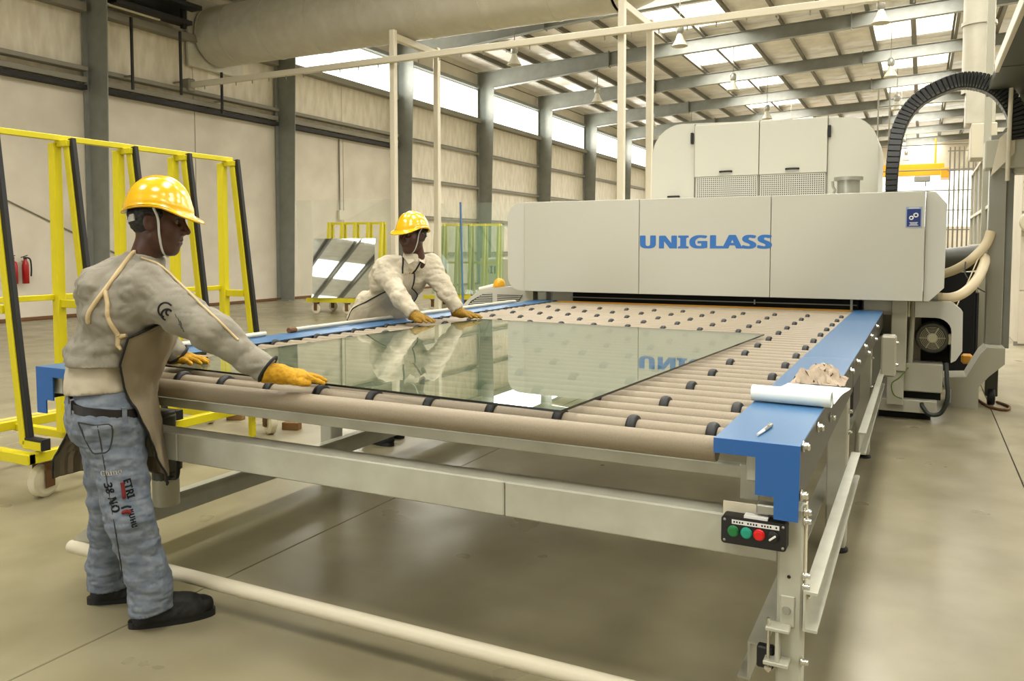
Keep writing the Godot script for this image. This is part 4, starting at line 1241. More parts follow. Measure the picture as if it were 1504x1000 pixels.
	put(rp, "post", box(Vector3(-9.60, 1.0, -16.78), Vector3(0.10, 2.0, 0.06), 0.005), M.rust)

func glass_pane(label: String, foot: Vector3, size: Vector2, turn: float, lean_deg: float, m: Material):
	var g := thing("glass_sheet", label, "glass sheet", foot, turn, "panes on the far racks")
	var bs := Basis(Vector3.RIGHT, -deg_to_rad(lean_deg))
	var st := new_st()
	bx(st, bs * Vector3(0, size.y * 0.5, 0), Vector3(size.x, size.y, 0.01), 0.0, bs)
	put(g, "pane", done(st), m)

func back_rack(label: String, at: Vector3, turn: float, L: float):
	var t := thing("glass_rack", label, "rack", at, turn, "yellow glass racks")
	for i in 5:
		var x: float = -L * 0.44 + L * 0.22 * i
		var st := new_st()
		bar(st, Vector3(x, 2.02, 0.12), Vector3(x, 0.30, 0.33), 0.11, 0.05)
		put(t, "slanted_post", done(st), M.yellow)
		put(t, "upright", box(Vector3(x, 1.15, -0.02), Vector3(0.06, 1.74, 0.06)), M.yellow)
		put(t, "base_cross", box(Vector3(x, 0.27, 0.15), Vector3(0.05, 0.05, 0.95)), M.yellow)
	put(t, "top_rail", box(Vector3(0, 2.0, 0.06), Vector3(L * 0.94, 0.05, 0.04)), M.yellow)
	put(t, "mid_rail", box(Vector3(0, 1.1, 0.0), Vector3(L * 0.94, 0.05, 0.04)), M.yellow)
	for z: float in [-0.3, 0.62]:
		put(t, "base_rail", box(Vector3(-0.05, 0.30, z), Vector3(L * 1.25, 0.09, 0.06)), M.yellow)
	for x: float in [-L * 0.52, 0.0, L * 0.48]:
		for z: float in [-0.25, 0.56]:
			caster(t, Vector3(x, 0, z), 0.11, PI / 2)
	put(t, "prop_leg", box(Vector3(L * 0.15, 0.15, 0.62), Vector3(0.05, 0.26, 0.05)), M.yellow)

# ---------------------------------------------------------------- small things
func build_small_things():
	# roll of paper, its loose end lying on the rail
	var p := thing("paper_roll", "white roll of drawings with its loose end spread on the blue rail", "paper roll", Vector3(-0.378, 0.928, -2.815), deg_to_rad(-4.0))
	var st := new_st()
	var spiral := []
	for i in 40:
		var a := TAU * 1.5 * i / 39.0
		var r := 0.0235 + 0.0045 * i / 39.0
		spiral.append(Vector2(sin(a) * r, 0.028 - cos(a) * r))
	for i in 12:
		var u := (i + 1) / 12.0
		spiral.append(Vector2(-0.01 - 0.40 * u, 0.004 + 0.010 * u + 0.010 * sin(u * 5.0) * u))
	st.set_smooth_group(0)
	for i in spiral.size() - 1:
		var a: Vector2 = spiral[i]
		var b: Vector2 = spiral[i + 1]
		var sk := 0.03 if i > 39 else 0.0
		face(st, [Vector3(-0.128 + sk, a.y, a.x), Vector3(0.128, a.y, a.x), Vector3(0.128, b.y, b.x), Vector3(-0.128 + sk, b.y, b.x)], Vector3(0, b.x - a.x, -(b.y - a.y)) * -1.0)
	put(p, "sheet", done(st), M.paper)
	# pen
	var pn := thing("pen", "silver pen lying on the near end of the blue rail", "pen", Vector3(-0.388, 0.9335, -2.365), 0.0)
	put(pn, "barrel", tubes([Vector3(-0.006, 0, 0.075), Vector3(0.0, 0, 0.015)], [0.0035, 0.005], 10), M.sign_white)
	put(pn, "cap", tubes([Vector3(0.0, 0, 0.015), Vector3(0.008, 0.0005, -0.065)], 0.0055, 10), M.zinc)
	put(pn, "clip", box(Vector3(0.005, 0.0065, -0.04), Vector3(0.003, 0.002, 0.04)), M.bolt)
	# rag
	var rg := thing("rag", "crumpled beige rag beside the paper roll on the blue rail", "rag", Vector3(-0.345, 0.928, -3.36))
	st = new_st()
	var n := FastNoiseLite.new()
	n.seed = 5
	n.frequency = 9.0
	st.set_smooth_group(0)
	var N := 26
	var H := func(i: int, j: int) -> Vector3:
		var u := i / float(N) * 2.0 - 1.0
		var v := j / float(N) * 2.0 - 1.0
		var rr := sqrt(u * u + v * v)
		var e: float = clampf(1.15 - maxf(absf(u), absf(v)) * 1.1, 0.0, 1.0)
		var y: float = (0.010 + 0.05 * absf(n.get_noise_2d(u * 0.06 + 3.0, v * 0.045)) * 2.0) * smoothstep(0.0, 0.5, e) + 0.002
		return Vector3(u * 0.095 + 0.012 * n.get_noise_2d(v, u), y, v * 0.11 + 0.02 * n.get_noise_2d(u * 0.3 + 9.0, v * 0.3))
	for i in N:
		for j in N:
			face(st, [H.call(i, j), H.call(i + 1, j), H.call(i + 1, j + 1), H.call(i, j + 1)], Vector3.UP)
	put(rg, "cloth", done(st), M.rag)
	# grey pipe sections lying along the left rail
	var lr := thing("guide_tube", "pale grey guide tube clipped along the left rail, nearer length", "tube", Vector3.ZERO, 0.0, "guide tubes on the left rail")
	put(lr, "tube", tubes([Vector3(-3.46, 0.944, -2.55), Vector3(-3.46, 0.944, -3.60)], 0.014, 10), M.duct)
	var lr2 := thing("guide_tube", "pale grey guide tube clipped along the left rail, farther length", "tube", Vector3.ZERO, 0.0, "guide tubes on the left rail")
	put(lr2, "tube", tubes([Vector3(-3.46, 0.944, -3.85), Vector3(-3.46, 0.944, -6.9)], 0.014, 10), M.duct)
	put(lr2, "end_plug", tubes([Vector3(-3.46, 0.944, -3.80), Vector3(-3.46, 0.944, -3.86)], 0.017, 10), M.rust)
	# fire extinguishers on the wall
	for i in 2:
		var z: float = [-9.672, -9.918][i]
		var e := thing("fire_extinguisher", ["wider red fire extinguisher on the wall at the left edge", "slimmer red fire extinguisher with a black horn on the wall"][i], "extinguisher", Vector3(-15.77, 0.75, z), 0.0, "wall extinguishers")
		var r: float = [0.085, 0.062][i]
		st = new_st()
		lathe(st, [Vector2(0, 0), Vector2(r, 0), Vector2(r, 0.36), Vector2(r * 0.8, 0.42), Vector2(0.03, 0.45), Vector2(0.03, 0.48), Vector2(0, 0.48)], 18)
		put(e, "cylinder", done(st), M.red)
		put(e, "valve", box(Vector3(0, 0.50, 0), Vector3(0.05, 0.05, 0.05), 0.006), M.black)
		put(e, "lever", box(Vector3(0.02, 0.535, 0.03), Vector3(0.02, 0.015, 0.14), 0.003, Basis(Vector3.RIGHT, 0.3)), M.black)
		put(e, "wall_hook", box(Vector3(-0.045, 0.44, 0), Vector3(0.09, 0.03, 0.04)), M.zinc)
		put(e, "hose", tubes(spline([Vector3(0, 0.51, 0), Vector3(0.02, 0.48, [0.12, -0.085][i]), Vector3(0.03, 0.30, [0.125, -0.10][i]), Vector3(0.03, 0.14, [0.10, -0.09][i])]), [0.010, 0.016][i], 8), M.black)
	# ventilated cover left of the hood
	var v := thing("vented_cover", "white rounded cover with dark louvred grilles at the hood's left foot", "machine cover")
	var poly := PackedVector2Array([Vector2(-4.50, 0.0), Vector2(-3.60, 0.0), Vector2(-3.60, 1.0), Vector2(-3.70, 1.055), Vector2(-4.0, 1.035)])
	for i in 7:
		var a := i / 6.0
		poly.append(Vector2(lerpf(-4.10, -4.50, a), 1.02 - 0.26 * a * a))
	st = new_st()
	prism(st, poly, 0.75, Transform3D(Basis(), Vector3(0, 0, -8.35)))
	put(v, "shell", done(st), M.hood_side)
	for s in 2:
		var x0: float = [-4.42, -4.02][s]
		var x1: float = [-4.08, -3.72][s]
		var gp := PackedVector2Array()
		gp.append(Vector2(x0, 0.78))
		gp.append(Vector2(x1 if s == 0 else x1 - 0.12, 0.78))
		gp.append(Vector2(x1, 0.97 if s == 0 else 0.96))
		gp.append(Vector2(x1 - 0.1 if s == 0 else x0, 0.965))
		if s == 0: gp.append(Vector2(x0 + 0.08, 0.88))
		st = new_st()
		prism(st, gp, 0.004, Transform3D(Basis(), Vector3(0, 0, -7.601)))
		var gl := put(v, "grille", done(st), M.motor)
		for k in 10:
			var y := 0.79 + 0.019 * k
			var xa := x0
			if s == 0: xa = lerpf(x0, x1 - 0.1, clampf((y - 0.80) / 0.165, 0, 1))
			var xb := x1
			if s == 1: xb = lerpf(x1 - 0.12, x1, clampf((y - 0.78) / 0.18, 0, 1))
			put(gl, "slat", box(Vector3((xa + xb) * 0.5, y, -7.592), Vector3(xb - xa, 0.009, 0.010)), M.hood_side)
	put(v, "sill", box(Vector3(-3.98, 0.755, -7.59), Vector3(0.75, 0.02, 0.02), 0.004), M.zinc)
	var rl := thing("foam_roll", "short pale roll lying on the vented cover beside a yellow cap", "roll", Vector3(-4.33, 0.0, -8.0))
	put(rl, "roll", tubes([Vector3(-0.10, 0.975, 0.05), Vector3(0.16, 1.045, -0.05)], 0.035, 14), M.duct)
	var yc := thing("yellow_cap", "small yellow cap on top of the vented cover", "cap", Vector3(-4.09, 1.022, -7.78))
	st = new_st()
	lathe(st, [Vector2(0.0, 0.10), Vector2(0.03, 0.095), Vector2(0.055, 0.07), Vector2(0.066, 0.03), Vector2(0.066, 0.0), Vector2(0.06, 0.0), Vector2(0.0, 0.01)], 20)
	put(yc, "dome", done(st), M.yellow_cap)
	# white box with letters beyond the far racks
	var wb := thing("white_cabinet", "white cabinet with black letters, half hidden by the hood's left end", "cabinet", Vector3(-9.45, 0, -18.3))
	put(wb, "body", box(Vector3(0, 0.60, 0), Vector3(1.10, 1.2, 0.7), 0.03), M.hood_side)
	var tx := put(wb, "lettering", words("GIB", 0.19, true), M.ink, Vector3(-0.22, 0.90, 0.353))
	tx.rotation.y = 0.0
	# low plinth behind the second worker
	var lp := thing("low_plinth", "low cream plinth on the floor beyond the second worker's arm", "plinth", Vector3(-9.75, 0, -14.9))
	put(lp, "slab", box(Vector3(0, 0.05, 0), Vector3(0.42, 0.10, 0.3), 0.01), M.beige_steel)
	put(lp, "cap", box(Vector3(0, 0.115, 0), Vector3(0.2, 0.03, 0.2), 0.004), M.beige_steel)
	# thin cables on the wall sheets
	var wc := thing("wall_cable", "thin dark cable sloping down the left wall to the extinguishers", "cable")
	put(wc, "cable", tubes([Vector3(-15.88, 2.85, -8.6), Vector3(-15.88, 1.3, -12.1)], 0.014, 6), M.girt)
	var cd := thing("conduit_drop", "thin vertical conduit with a socket box on the far panelled wall", "conduit")
	put(cd, "conduit", tubes([Vector3(-15.87, 4.75, -19.75), Vector3(-15.87, 2.6, -19.75)], 0.022, 6), M.girt)
	put(cd, "socket_box", box(Vector3(-15.84, 2.45, -19.75), Vector3(0.10, 0.30, 0.22), 0.01), M.white_steel)

# ---------------------------------------------------------------- bodies: smooth-joined capsules and ellipsoids, meshed as surface nets
class Field:
	var f := PackedFloat32Array()
	var o := Vector3.ZERO
	var n := Vector3i.ZERO
	var c := 0.01
	func at(p: Vector3) -> float:
		var q := (p - o) / c
		var i := int(floor(q.x))
		var j := int(floor(q.y))
		var k := int(floor(q.z))
		if i < 0 or j < 0 or k < 0 or i >= n.x - 1 or j >= n.y - 1 or k >= n.z - 1: return 1.0
		var t := q - Vector3(i, j, k)
		var b := (k * n.y + j) * n.x + i
		var sy := n.x
		var sz := n.x * n.y
		var x00 := lerpf(f[b], f[b + 1], t.x)
		var x10 := lerpf(f[b + sy], f[b + sy + 1], t.x)
		var x01 := lerpf(f[b + sz], f[b + sz + 1], t.x)
		var x11 := lerpf(f[b + sz + sy], f[b + sz + sy + 1], t.x)
		return lerpf(lerpf(x00, x10, t.y), lerpf(x01, x11, t.y), t.z)

func C(a: Vector3, b: Vector3, ra: float, rb: float, k := 0.03) -> Array:
	return ["c", a, b, ra, rb, k]

func E(p: Vector3, r: Vector3, k := 0.01, bs := Basis.IDENTITY, cut := false) -> Array:
	return ["x" if cut else "e", p, r, bs, k]

# cuts: [point, outward normal, reach]; folds: [height, frequency as Vector3, seed]
func make_field(parts: Array, cell: float, cuts := [], folds := []) -> Field:
	var F := Field.new()
	var lo := Vector3.ONE * 1e9
	var hi := -lo
	for p: Array in parts:
		if p[0] == "c":
			for q in 2:
				var e: Vector3 = p[1 + q]
				var r: float = p[3 + q]
				lo = lo.min(e - Vector3.ONE * r)
				hi = hi.max(e + Vector3.ONE * r)
		elif p[0] == "e":
			var m: float = maxf(p[2].x, maxf(p[2].y, p[2].z))
			lo = lo.min(p[1] - Vector3.ONE * m)
			hi = hi.max(p[1] + Vector3.ONE * m)
	var pad := cell * 3.0 + 0.01
	lo -= Vector3.ONE * pad
	hi += Vector3.ONE * pad
	F.o = lo
	F.c = cell
	F.n = Vector3i(((hi - lo) / cell).ceil()) + Vector3i.ONE
	var nx := F.n.x
	var ny := F.n.y
	var nz := F.n.z
	var f := PackedFloat32Array()
	f.resize(nx * ny * nz)
	f.fill(0.2)
	for p: Array in parts:
		var cap: bool = p[0] == "c"
		var cut: bool = p[0] == "x"
		var k: float = p[5] if cap else p[4]
		var a: Vector3 = p[1]
		var b: Vector3 = p[2] if cap else Vector3.ZERO
		var ra: float = p[3] if cap else 0.0
		var rb: float = p[4] if cap else 0.0
		var bl: Vector3
		var bh: Vector3
		var inv := Basis.IDENTITY
		var rad := Vector3.ONE
		var rmin := 1.0
		if cap:
			bl = (a - Vector3.ONE * ra).min(b - Vector3.ONE * rb)
			bh = (a + Vector3.ONE * ra).max(b + Vector3.ONE * rb)
		else:
			rad = p[2]
			var m := maxf(rad.x, maxf(rad.y, rad.z))
			rmin = minf(rad.x, minf(rad.y, rad.z))
			bl = a - Vector3.ONE * m
			bh = a + Vector3.ONE * m
			inv = (p[3] as Basis).inverse()
		var ex := Vector3.ONE * (k + cell * 3.0)
		bl -= ex
		bh += ex
		var i0 := clampi(int((bl.x - lo.x) / cell), 0, nx - 1)
		var i1 := clampi(int((bh.x - lo.x) / cell) + 1, 0, nx - 1)
		var j0 := clampi(int((bl.y - lo.y) / cell), 0, ny - 1)
		var j1 := clampi(int((bh.y - lo.y) / cell) + 1, 0, ny - 1)
		var k0 := clampi(int((bl.z - lo.z) / cell), 0, nz - 1)
		var k1 := clampi(int((bh.z - lo.z) / cell) + 1, 0, nz - 1)
		var ab := b - a
		var l2 := maxf(ab.length_squared(), 1e-9)
		var dr := rb - ra
		for kk in range(k0, k1 + 1):
			for jj in range(j0, j1 + 1):
				var base := (kk * ny + jj) * nx
				for ii in range(i0, i1 + 1):
					var q := lo + Vector3(ii, jj, kk) * cell
					var d: float
					if cap:
						var t := clampf((q - a).dot(ab) / l2, 0.0, 1.0)
						d = q.distance_to(a + ab * t) - (ra + dr * t)
					else:
						var e := inv * (q - a) / rad
						var l := e.length()
						d = (l - 1.0) * rmin if l > 1.0 else (l - 1.0) * rmin
					var g := f[base + ii]
					if cut:
						var h := maxf(k - absf(g + d), 0.0) / k
						f[base + ii] = maxf(g, -d) + h * h * k * 0.25
					else:
						var h := maxf(k - absf(g - d), 0.0) / k
						f[base + ii] = minf(g, d) - h * h * k * 0.25
	for fo: Array in folds:
		var nz_ := FastNoiseLite.new()
		nz_.seed = fo[2]
		nz_.frequency = 1.0
		nz_.fractal_octaves = 2
		nz_.fractal_type = FastNoiseLite.FRACTAL_RIDGED if fo.size() > 3 else FastNoiseLite.FRACTAL_FBM
		var lim: float = fo[0] + 2.5 * cell
		for kk in nz:
			for jj in ny:
				var base := (kk * ny + jj) * nx
				for ii in nx:
					if absf(f[base + ii]) < lim:
						var q := (lo + Vector3(ii, jj, kk) * cell) * (fo[1] as Vector3)
						f[base + ii] += fo[0] * nz_.get_noise_3dv(q)
	for ct: Array in cuts:
		var R: float = ct[2]
		var cp: Vector3 = ct[0]
		var cn: Vector3 = ct[1]
		for kk in nz:
			for jj in ny:
				var base := (kk * ny + jj) * nx
				for ii in nx:
					if f[base + ii] < 0.05:
						var q := lo + Vector3(ii, jj, kk) * cell - cp
						if q.length() < R: f[base + ii] = maxf(f[base + ii], q.dot(cn))
	F.f = f
	return F

func net(F: Field) -> ArrayMesh:
	var nx := F.n.x
	var ny := F.n.y
	var nz := F.n.z
	var f := F.f
	var sz := nx * ny
	var idx := {}
	var V := PackedVector3Array()
	var Nn := PackedVector3Array()
	var I := PackedInt32Array()
	var off := PackedInt32Array([0, 1, nx, nx + 1, sz, sz + 1, sz + nx, sz + nx + 1])
	var ed := [[0, 1], [2, 3], [4, 5], [6, 7], [0, 2], [1, 3], [4, 6], [5, 7], [0, 4], [1, 5], [2, 6], [3, 7]]
	for k in nz - 1:
		for j in ny - 1:
			var b := (k * ny + j) * nx
			for i in nx - 1:
				var c := b + i
				if f[c] > 0.06: continue
				var neg := 0
				for q in 8:
					if f[c + off[q]] < 0.0: neg += 1
				if neg == 0 or neg == 8: continue
				var s := Vector3.ZERO
				var m := 0
				for e: Array in ed:
					var fa := f[c + off[e[0]]]
					var fb := f[c + off[e[1]]]
					if (fa < 0.0) != (fb < 0.0):
						var t := fa / (fa - fb)
						var pa := Vector3(e[0] & 1, (e[0] >> 1) & 1, e[0] >> 2)
						var pb := Vector3(e[1] & 1, (e[1] >> 1) & 1, e[1] >> 2)
						s += pa.lerp(pb, t)
						m += 1
				var g := Vector3(f[c + 1] + f[c + nx + 1] + f[c + sz + 1] + f[c + sz + nx + 1] - f[c] - f[c + nx] - f[c + sz] - f[c + sz + nx],
					f[c + nx] + f[c + nx + 1] + f[c + sz + nx] + f[c + sz + nx + 1] - f[c] - f[c + 1] - f[c + sz] - f[c + sz + 1],
					f[c + sz] + f[c + sz + 1] + f[c + sz + nx] + f[c + sz + nx + 1] - f[c] - f[c + 1] - f[c + nx] - f[c + nx + 1])
				idx[c] = V.size()
				V.append(F.o + (Vector3(i, j, k) + s / m) * F.c)
				Nn.append(g.normalized())
	for c: int in idx:
		var neg := f[c] < 0.0
		for ax in 3:
			var st: int = [1, nx, sz][ax]
			if (f[c + st] < 0.0) == neg: continue
			var u: int = [nx, sz, 1][ax]
			var v: int = [sz, 1, nx][ax]
			if not (idx.has(c - u) and idx.has(c - v) and idx.has(c - u - v)): continue
			var A: int = idx[c]
			var B: int = idx[c - u]
			var D: int = idx[c - u - v]
			var G: int = idx[c - v]
			if neg: I.append_array(PackedInt32Array([A, D, B, A, G, D]))
			else: I.append_array(PackedInt32Array([A, B, D, A, D, G]))
	var arr := []
	arr.resize(Mesh.ARRAY_MAX)
	arr[Mesh.ARRAY_VERTEX] = V
	arr[Mesh.ARRAY_NORMAL] = Nn
	arr[Mesh.ARRAY_INDEX] = I
	var am := ArrayMesh.new()
	am.add_surface_from_arrays(Mesh.PRIMITIVE_TRIANGLES, arr)
	return am

func moved(m: Mesh, xf: Transform3D) -> ArrayMesh:
	var st := SurfaceTool.new()
	st.append_from(m, 0, xf)
	return st.commit()

# where a ray from p along d meets the first of the fields
func meet(fs: Array, p: Vector3, d: Vector3, reach := 0.6, gap := 0.0) -> Vector3:
	var t := 0.0
	while t < reach:
		var q := p + d * t
		for F: Field in fs:
			if F.at(q) < gap: return q
		t += 0.004
	return p + d * reach

# a flat cord laid on the clothes: points are dropped along d on to the fields
func cord(fs: Array, pts: Array, d: Vector3, r: float, per := 6) -> SurfaceTool:
	var o := []
	for p: Vector3 in spline(pts, per):
		o.append(meet(fs, p - d * 0.30, d, 0.7, r * 0.6))
	return tubes(o, r, 6)

# a band round the body: radial rays from centre c at height y (and y + tilt towards an angle)
func band(fs: Array, c: Vector3, h: float, out: float, tilt := Vector2.ZERO, a0 := 0.0, a1 := TAU, n := 64) -> SurfaceTool:
	var st := new_st()
	st.set_smooth_group(0)
	var prev := []
	for i in n + 1:
		var a := lerpf(a0, a1, i / float(n))
		var dir := Vector3(cos(a), 0, sin(a))
		var y := c.y + tilt.x * dir.x + tilt.y * dir.z
		var p := meet(fs, Vector3(c.x, y, c.z) + dir * 0.45, -dir, 0.44)
		var r := Vector2(p.x - c.x, p.z - c.z).length()
		var row := []
		for q: Vector2 in [Vector2(-0.01, -0.5), Vector2(out, -0.5), Vector2(out, 0.5), Vector2(-0.01, 0.5)]:
			row.append(Vector3(c.x, y + q.y * h, c.z) + dir * (r + q.x))
		if i:
			for k in 3:
				st.set_smooth_group(k + 1)
				face(st, [prev[k], row[k], row[k + 1], prev[k + 1]], dir if k == 1 else Vector3(0, -1 if k == 0 else 1, 0))
		prev = row
	return done(st)

# an apron: rows from top to bottom round a moving centre, hanging free below the hips
func apron_mesh(fs: Array, cen: Callable, y0: float, y1: float, lim: Callable, flare: float, n := 44, m := 48, amp := 0.008) -> SurfaceTool:
	var G := []
	var prev := []
	var w := FastNoiseLite.new()
	w.seed = 3
	w.frequency = 1.3
	for j in m + 1:
		var t := j / float(m)
		var y := lerpf(y0, y1, t)
		var c: Vector3 = cen.call(y)
		var l: Vector2 = lim.call(y)
		var row := []
		var radii := []
		for i in n + 1:
			var a := lerpf(l.x, l.y, i / float(n))
			var dir := Vector3(cos(a), 0, sin(a))
			var p := meet(fs, c + dir * 0.5, -dir, 0.46)
			var r := Vector2(p.x - c.x, p.z - c.z).length() + 0.018
			if prev: r = maxf(r, prev[i] - 0.004)
			if prev and y < 0.86: r = maxf(r, prev[i] + flare)
			radii.append(r)
			r += amp * w.get_noise_2d(a * 2.2, y * 1.2) * (1.0 + 1.5 * t)
			row.append(c + dir * r)
		G.append(row)
		# soften the radii sideways so that the cloth bridges hollows
		var sm := radii.duplicate()
		for i in range(1, n): sm[i] = maxf(radii[i], (radii[i - 1] + radii[i + 1]) * 0.5)
		prev = sm
	var st := new_st()
	st.set_smooth_group(0)
	for j in m:
		for i in n:
			var c: Vector3 = cen.call(lerpf(y0, y1, j / float(m)))
			var a: Vector3 = G[j][i]
			var out := a - c
			out.y = 0
			out = out.normalized()
			face(st, [G[j][i], G[j][i + 1], G[j + 1][i + 1], G[j + 1][i]], out)
	var th := 0.004
	st.set_smooth_group(1)
	for j in m:
		for i in n:
			var c: Vector3 = cen.call(lerpf(y0, y1, j / float(m)))
			var a: Vector3 = G[j][i]
			var out := a - c
			out.y = 0
			out = out.normalized() * th
			face(st, [G[j][i] - out, G[j][i + 1] - out, G[j + 1][i + 1] - out, G[j + 1][i] - out], -out)
	# rims
	st.set_smooth_group(-1)
	for j in m:
		for i: int in [0, n]:
			var c: Vector3 = cen.call(lerpf(y0, y1, j / float(m)))
			var out: Vector3 = (G[j][i] - c)
			out.y = 0
			out = out.normalized() * th
			face(st, [G[j][i], G[j + 1][i], G[j + 1][i] - out, G[j][i] - out], (G[j][i] - G[j][n / 2]))
	last_grid = G
	return done(st)

var last_grid := []

# letters laid on a curved surface
func print_on(fs: Array, m: ArrayMesh, at: Vector3, right: Vector3, up: Vector3, d: Vector3, gap := 0.003) -> ArrayMesh:
	var arr := m.surface_get_arrays(0)
	var v: PackedVector3Array = arr[Mesh.ARRAY_VERTEX]
	for i in v.size():
		v[i] = meet(fs, at + right * v[i].x + up * v[i].y - d * 0.3, d, 0.6) - d * gap
	arr[Mesh.ARRAY_VERTEX] = v
	var nn: PackedVector3Array = arr[Mesh.ARRAY_NORMAL]
	for i in nn.size(): nn[i] = -d
	arr[Mesh.ARRAY_NORMAL] = nn
	arr[Mesh.ARRAY_TANGENT] = null
	var am := ArrayMesh.new()
	am.add_surface_from_arrays(Mesh.PRIMITIVE_TRIANGLES, arr)
	return am

# ---------------------------------------------------------------- head, helmet, hands, boots (each in its own axes: z forward, y up)
func head_mesh() -> ArrayMesh:
	var p := [
		E(Vector3(0, 0.035, -0.012), Vector3(0.076, 0.092, 0.096), 0.02),
		E(Vector3(0, -0.01, 0.022), Vector3(0.064, 0.085, 0.066), 0.03),
		E(Vector3(0, -0.062, 0.030), Vector3(0.050, 0.046, 0.056), 0.03),
		E(Vector3(0, -0.098, 0.058), Vector3(0.024, 0.018, 0.020), 0.02),
		C(Vector3(-0.054, -0.05, 0.0), Vector3(-0.022, -0.098, 0.05), 0.018, 0.014, 0.025),
		C(Vector3(0.054, -0.05, 0.0), Vector3(0.022, -0.098, 0.05), 0.018, 0.014, 0.025),
		C(Vector3(-0.040, 0.036, 0.066), Vector3(0.040, 0.036, 0.066), 0.013, 0.013, 0.018),
		C(Vector3(0, 0.036, 0.080), Vector3(0, 0.036, 0.080), 0.011, 0.011, 0.014),
		C(Vector3(-0.043, -0.018, 0.056), Vector3(-0.043, -0.018, 0.056), 0.022, 0.022, 0.03),
		C(Vector3(0.043, -0.018, 0.056), Vector3(0.043, -0.018, 0.056), 0.022, 0.022, 0.03),
		E(Vector3(-0.032, 0.014, 0.088), Vector3(0.020, 0.013, 0.016), 0.012, Basis.IDENTITY, true),
		E(Vector3(0.032, 0.014, 0.088), Vector3(0.020, 0.013, 0.016), 0.012, Basis.IDENTITY, true),
		C(Vector3(0, 0.022, 0.084), Vector3(0, -0.020, 0.108), 0.0085, 0.0125, 0.010),
		C(Vector3(-0.012, -0.026, 0.094), Vector3(-0.012, -0.026, 0.094), 0.0095, 0.0095, 0.008),
		C(Vector3(0.012, -0.026, 0.094), Vector3(0.012, -0.026, 0.094), 0.0095, 0.0095, 0.008),
		C(Vector3(-0.020, -0.053, 0.080), Vector3(0.020, -0.053, 0.080), 0.006, 0.006, 0.007),
		C(Vector3(0, -0.053, 0.087), Vector3(0, -0.053, 0.087), 0.007, 0.007, 0.008),
		C(Vector3(-0.015, -0.067, 0.081), Vector3(0.015, -0.067, 0.081), 0.0075, 0.0075, 0.006),
		E(Vector3(0, -0.0605, 0.095), Vector3(0.026, 0.0022, 0.012), 0.003, Basis.IDENTITY, true),
		C(Vector3(0, -0.06, -0.025), Vector3(0, -0.20, -0.055), 0.052, 0.060, 0.03),
	]
	for s: float in [-1.0, 1.0]:
		var eb := Basis(Vector3.UP, s * -0.35) * Basis(Vector3.RIGHT, -0.2)
		p.append(E(Vector3(s * 0.079, 0.0, -0.012), Vector3(0.010, 0.033, 0.020), 0.008, eb))
		p.append(E(Vector3(s * 0.090, 0.004, -0.004), Vector3(0.008, 0.020, 0.010), 0.006, eb, true))
	return net(make_field(p, 0.0042))

func helmet_mesh() -> ArrayMesh:
	var st := new_st()
	st.set_smooth_group(0)
	var n := 72
	var m := 16
	var rows := []
	var ring := func(kind: int, v: float, i: int, inset: float) -> Vector3:
		var a := TAU * i / n
		var s := sin(a)
		var c := cos(a)
		var rim := -0.004 + 0.022 * s * s - 0.012 * (c * c if c > 0 else 0.3 * c * c)
		if kind == 0:
			var ph := v * PI * 0.5
			var rx := 0.112 - inset
			var rz := (0.126 if c > 0 else 0.126) - inset
			var cp := pow(cos(ph), 0.86)
			var q := Vector3(rx * s * cp, rim * (1.0 - sin(ph)) + (0.130 - inset) * sin(ph), rz * c * cp)
			q += Vector3(s, 0, c) * 0.005 * (1.0 - smoothstep(0.13, 0.20, v)) * (0.4 + 0.6 * absf(s))
			var ridge := exp(-pow(q.x / 0.020, 2.0)) * 0.007 * smoothstep(0.15, 0.5, v) * (1.0 if absf(c) > 0.0 else 0.0)
			q.y += ridge
			var side := exp(-pow((absf(q.x) - 0.052) / 0.012, 2.0)) * 0.0035 * smoothstep(0.3, 0.6, v)
			return q + q.normalized() * side
		var front := smoothstep(0.25, 0.95, c)
		var e := (0.009 + 0.034 * front) * v
		var r := Vector3(0.112 * s, 0, (0.126 if c > 0 else 0.126) * c)
		var d := r.normalized()
		return r + d * e + Vector3(0, rim - 0.020 * v * front - 0.004 * v, 0)
	for j in m + 1:
		var row := []
		for i in n: row.append(ring.call(0, 1.0 - j / float(m), i, 0.0))
		rows.append(row)
	for j in 5:
		var row := []
		for i in n: row.append(ring.call(1, (j + 1) / 5.0, i, 0.0))
		rows.append(row)
	for j in 5:
		var row := []
		for i in n: row.append(ring.call(1, 1.0 - j / 5.0, i, 0.0) + Vector3(0, -0.006, 0))
		rows.append(row)
	for j in m + 1:
		var row := []
		for i in n: row.append(ring.call(0, j / float(m), i, 0.006) + Vector3(0, -0.004 * (1.0 - j / float(m)), 0))
		rows.append(row)
	for j in rows.size() - 1:
		var outer: bool = j < m + 5
		for i in n:
			var k := (i + 1) % n
			var a: Vector3 = rows[j][i]
			var b: Vector3 = rows[j][k]
			var c: Vector3 = rows[j + 1][k]
			var d: Vector3 = rows[j + 1][i]
			var out := (c - a).cross(d - b)
			var mid := (a + b + c + d) * 0.25
			var want := mid + Vector3(0, 0.02, 0)
			if not outer: want = -want
			if j >= m and j < m + 5: want = Vector3.UP
			elif j >= m + 5 and j < m + 10: want = Vector3.DOWN
			st.set_smooth_group(0 if outer else 2)
			if a.distance_to(b) < 1e-6: tri(st, a, c, d, want)
			elif c.distance_to(d) < 1e-6: tri(st, a, b, c, want)
			else: face(st, [a, b, c, d], want)
	return done(st).commit()

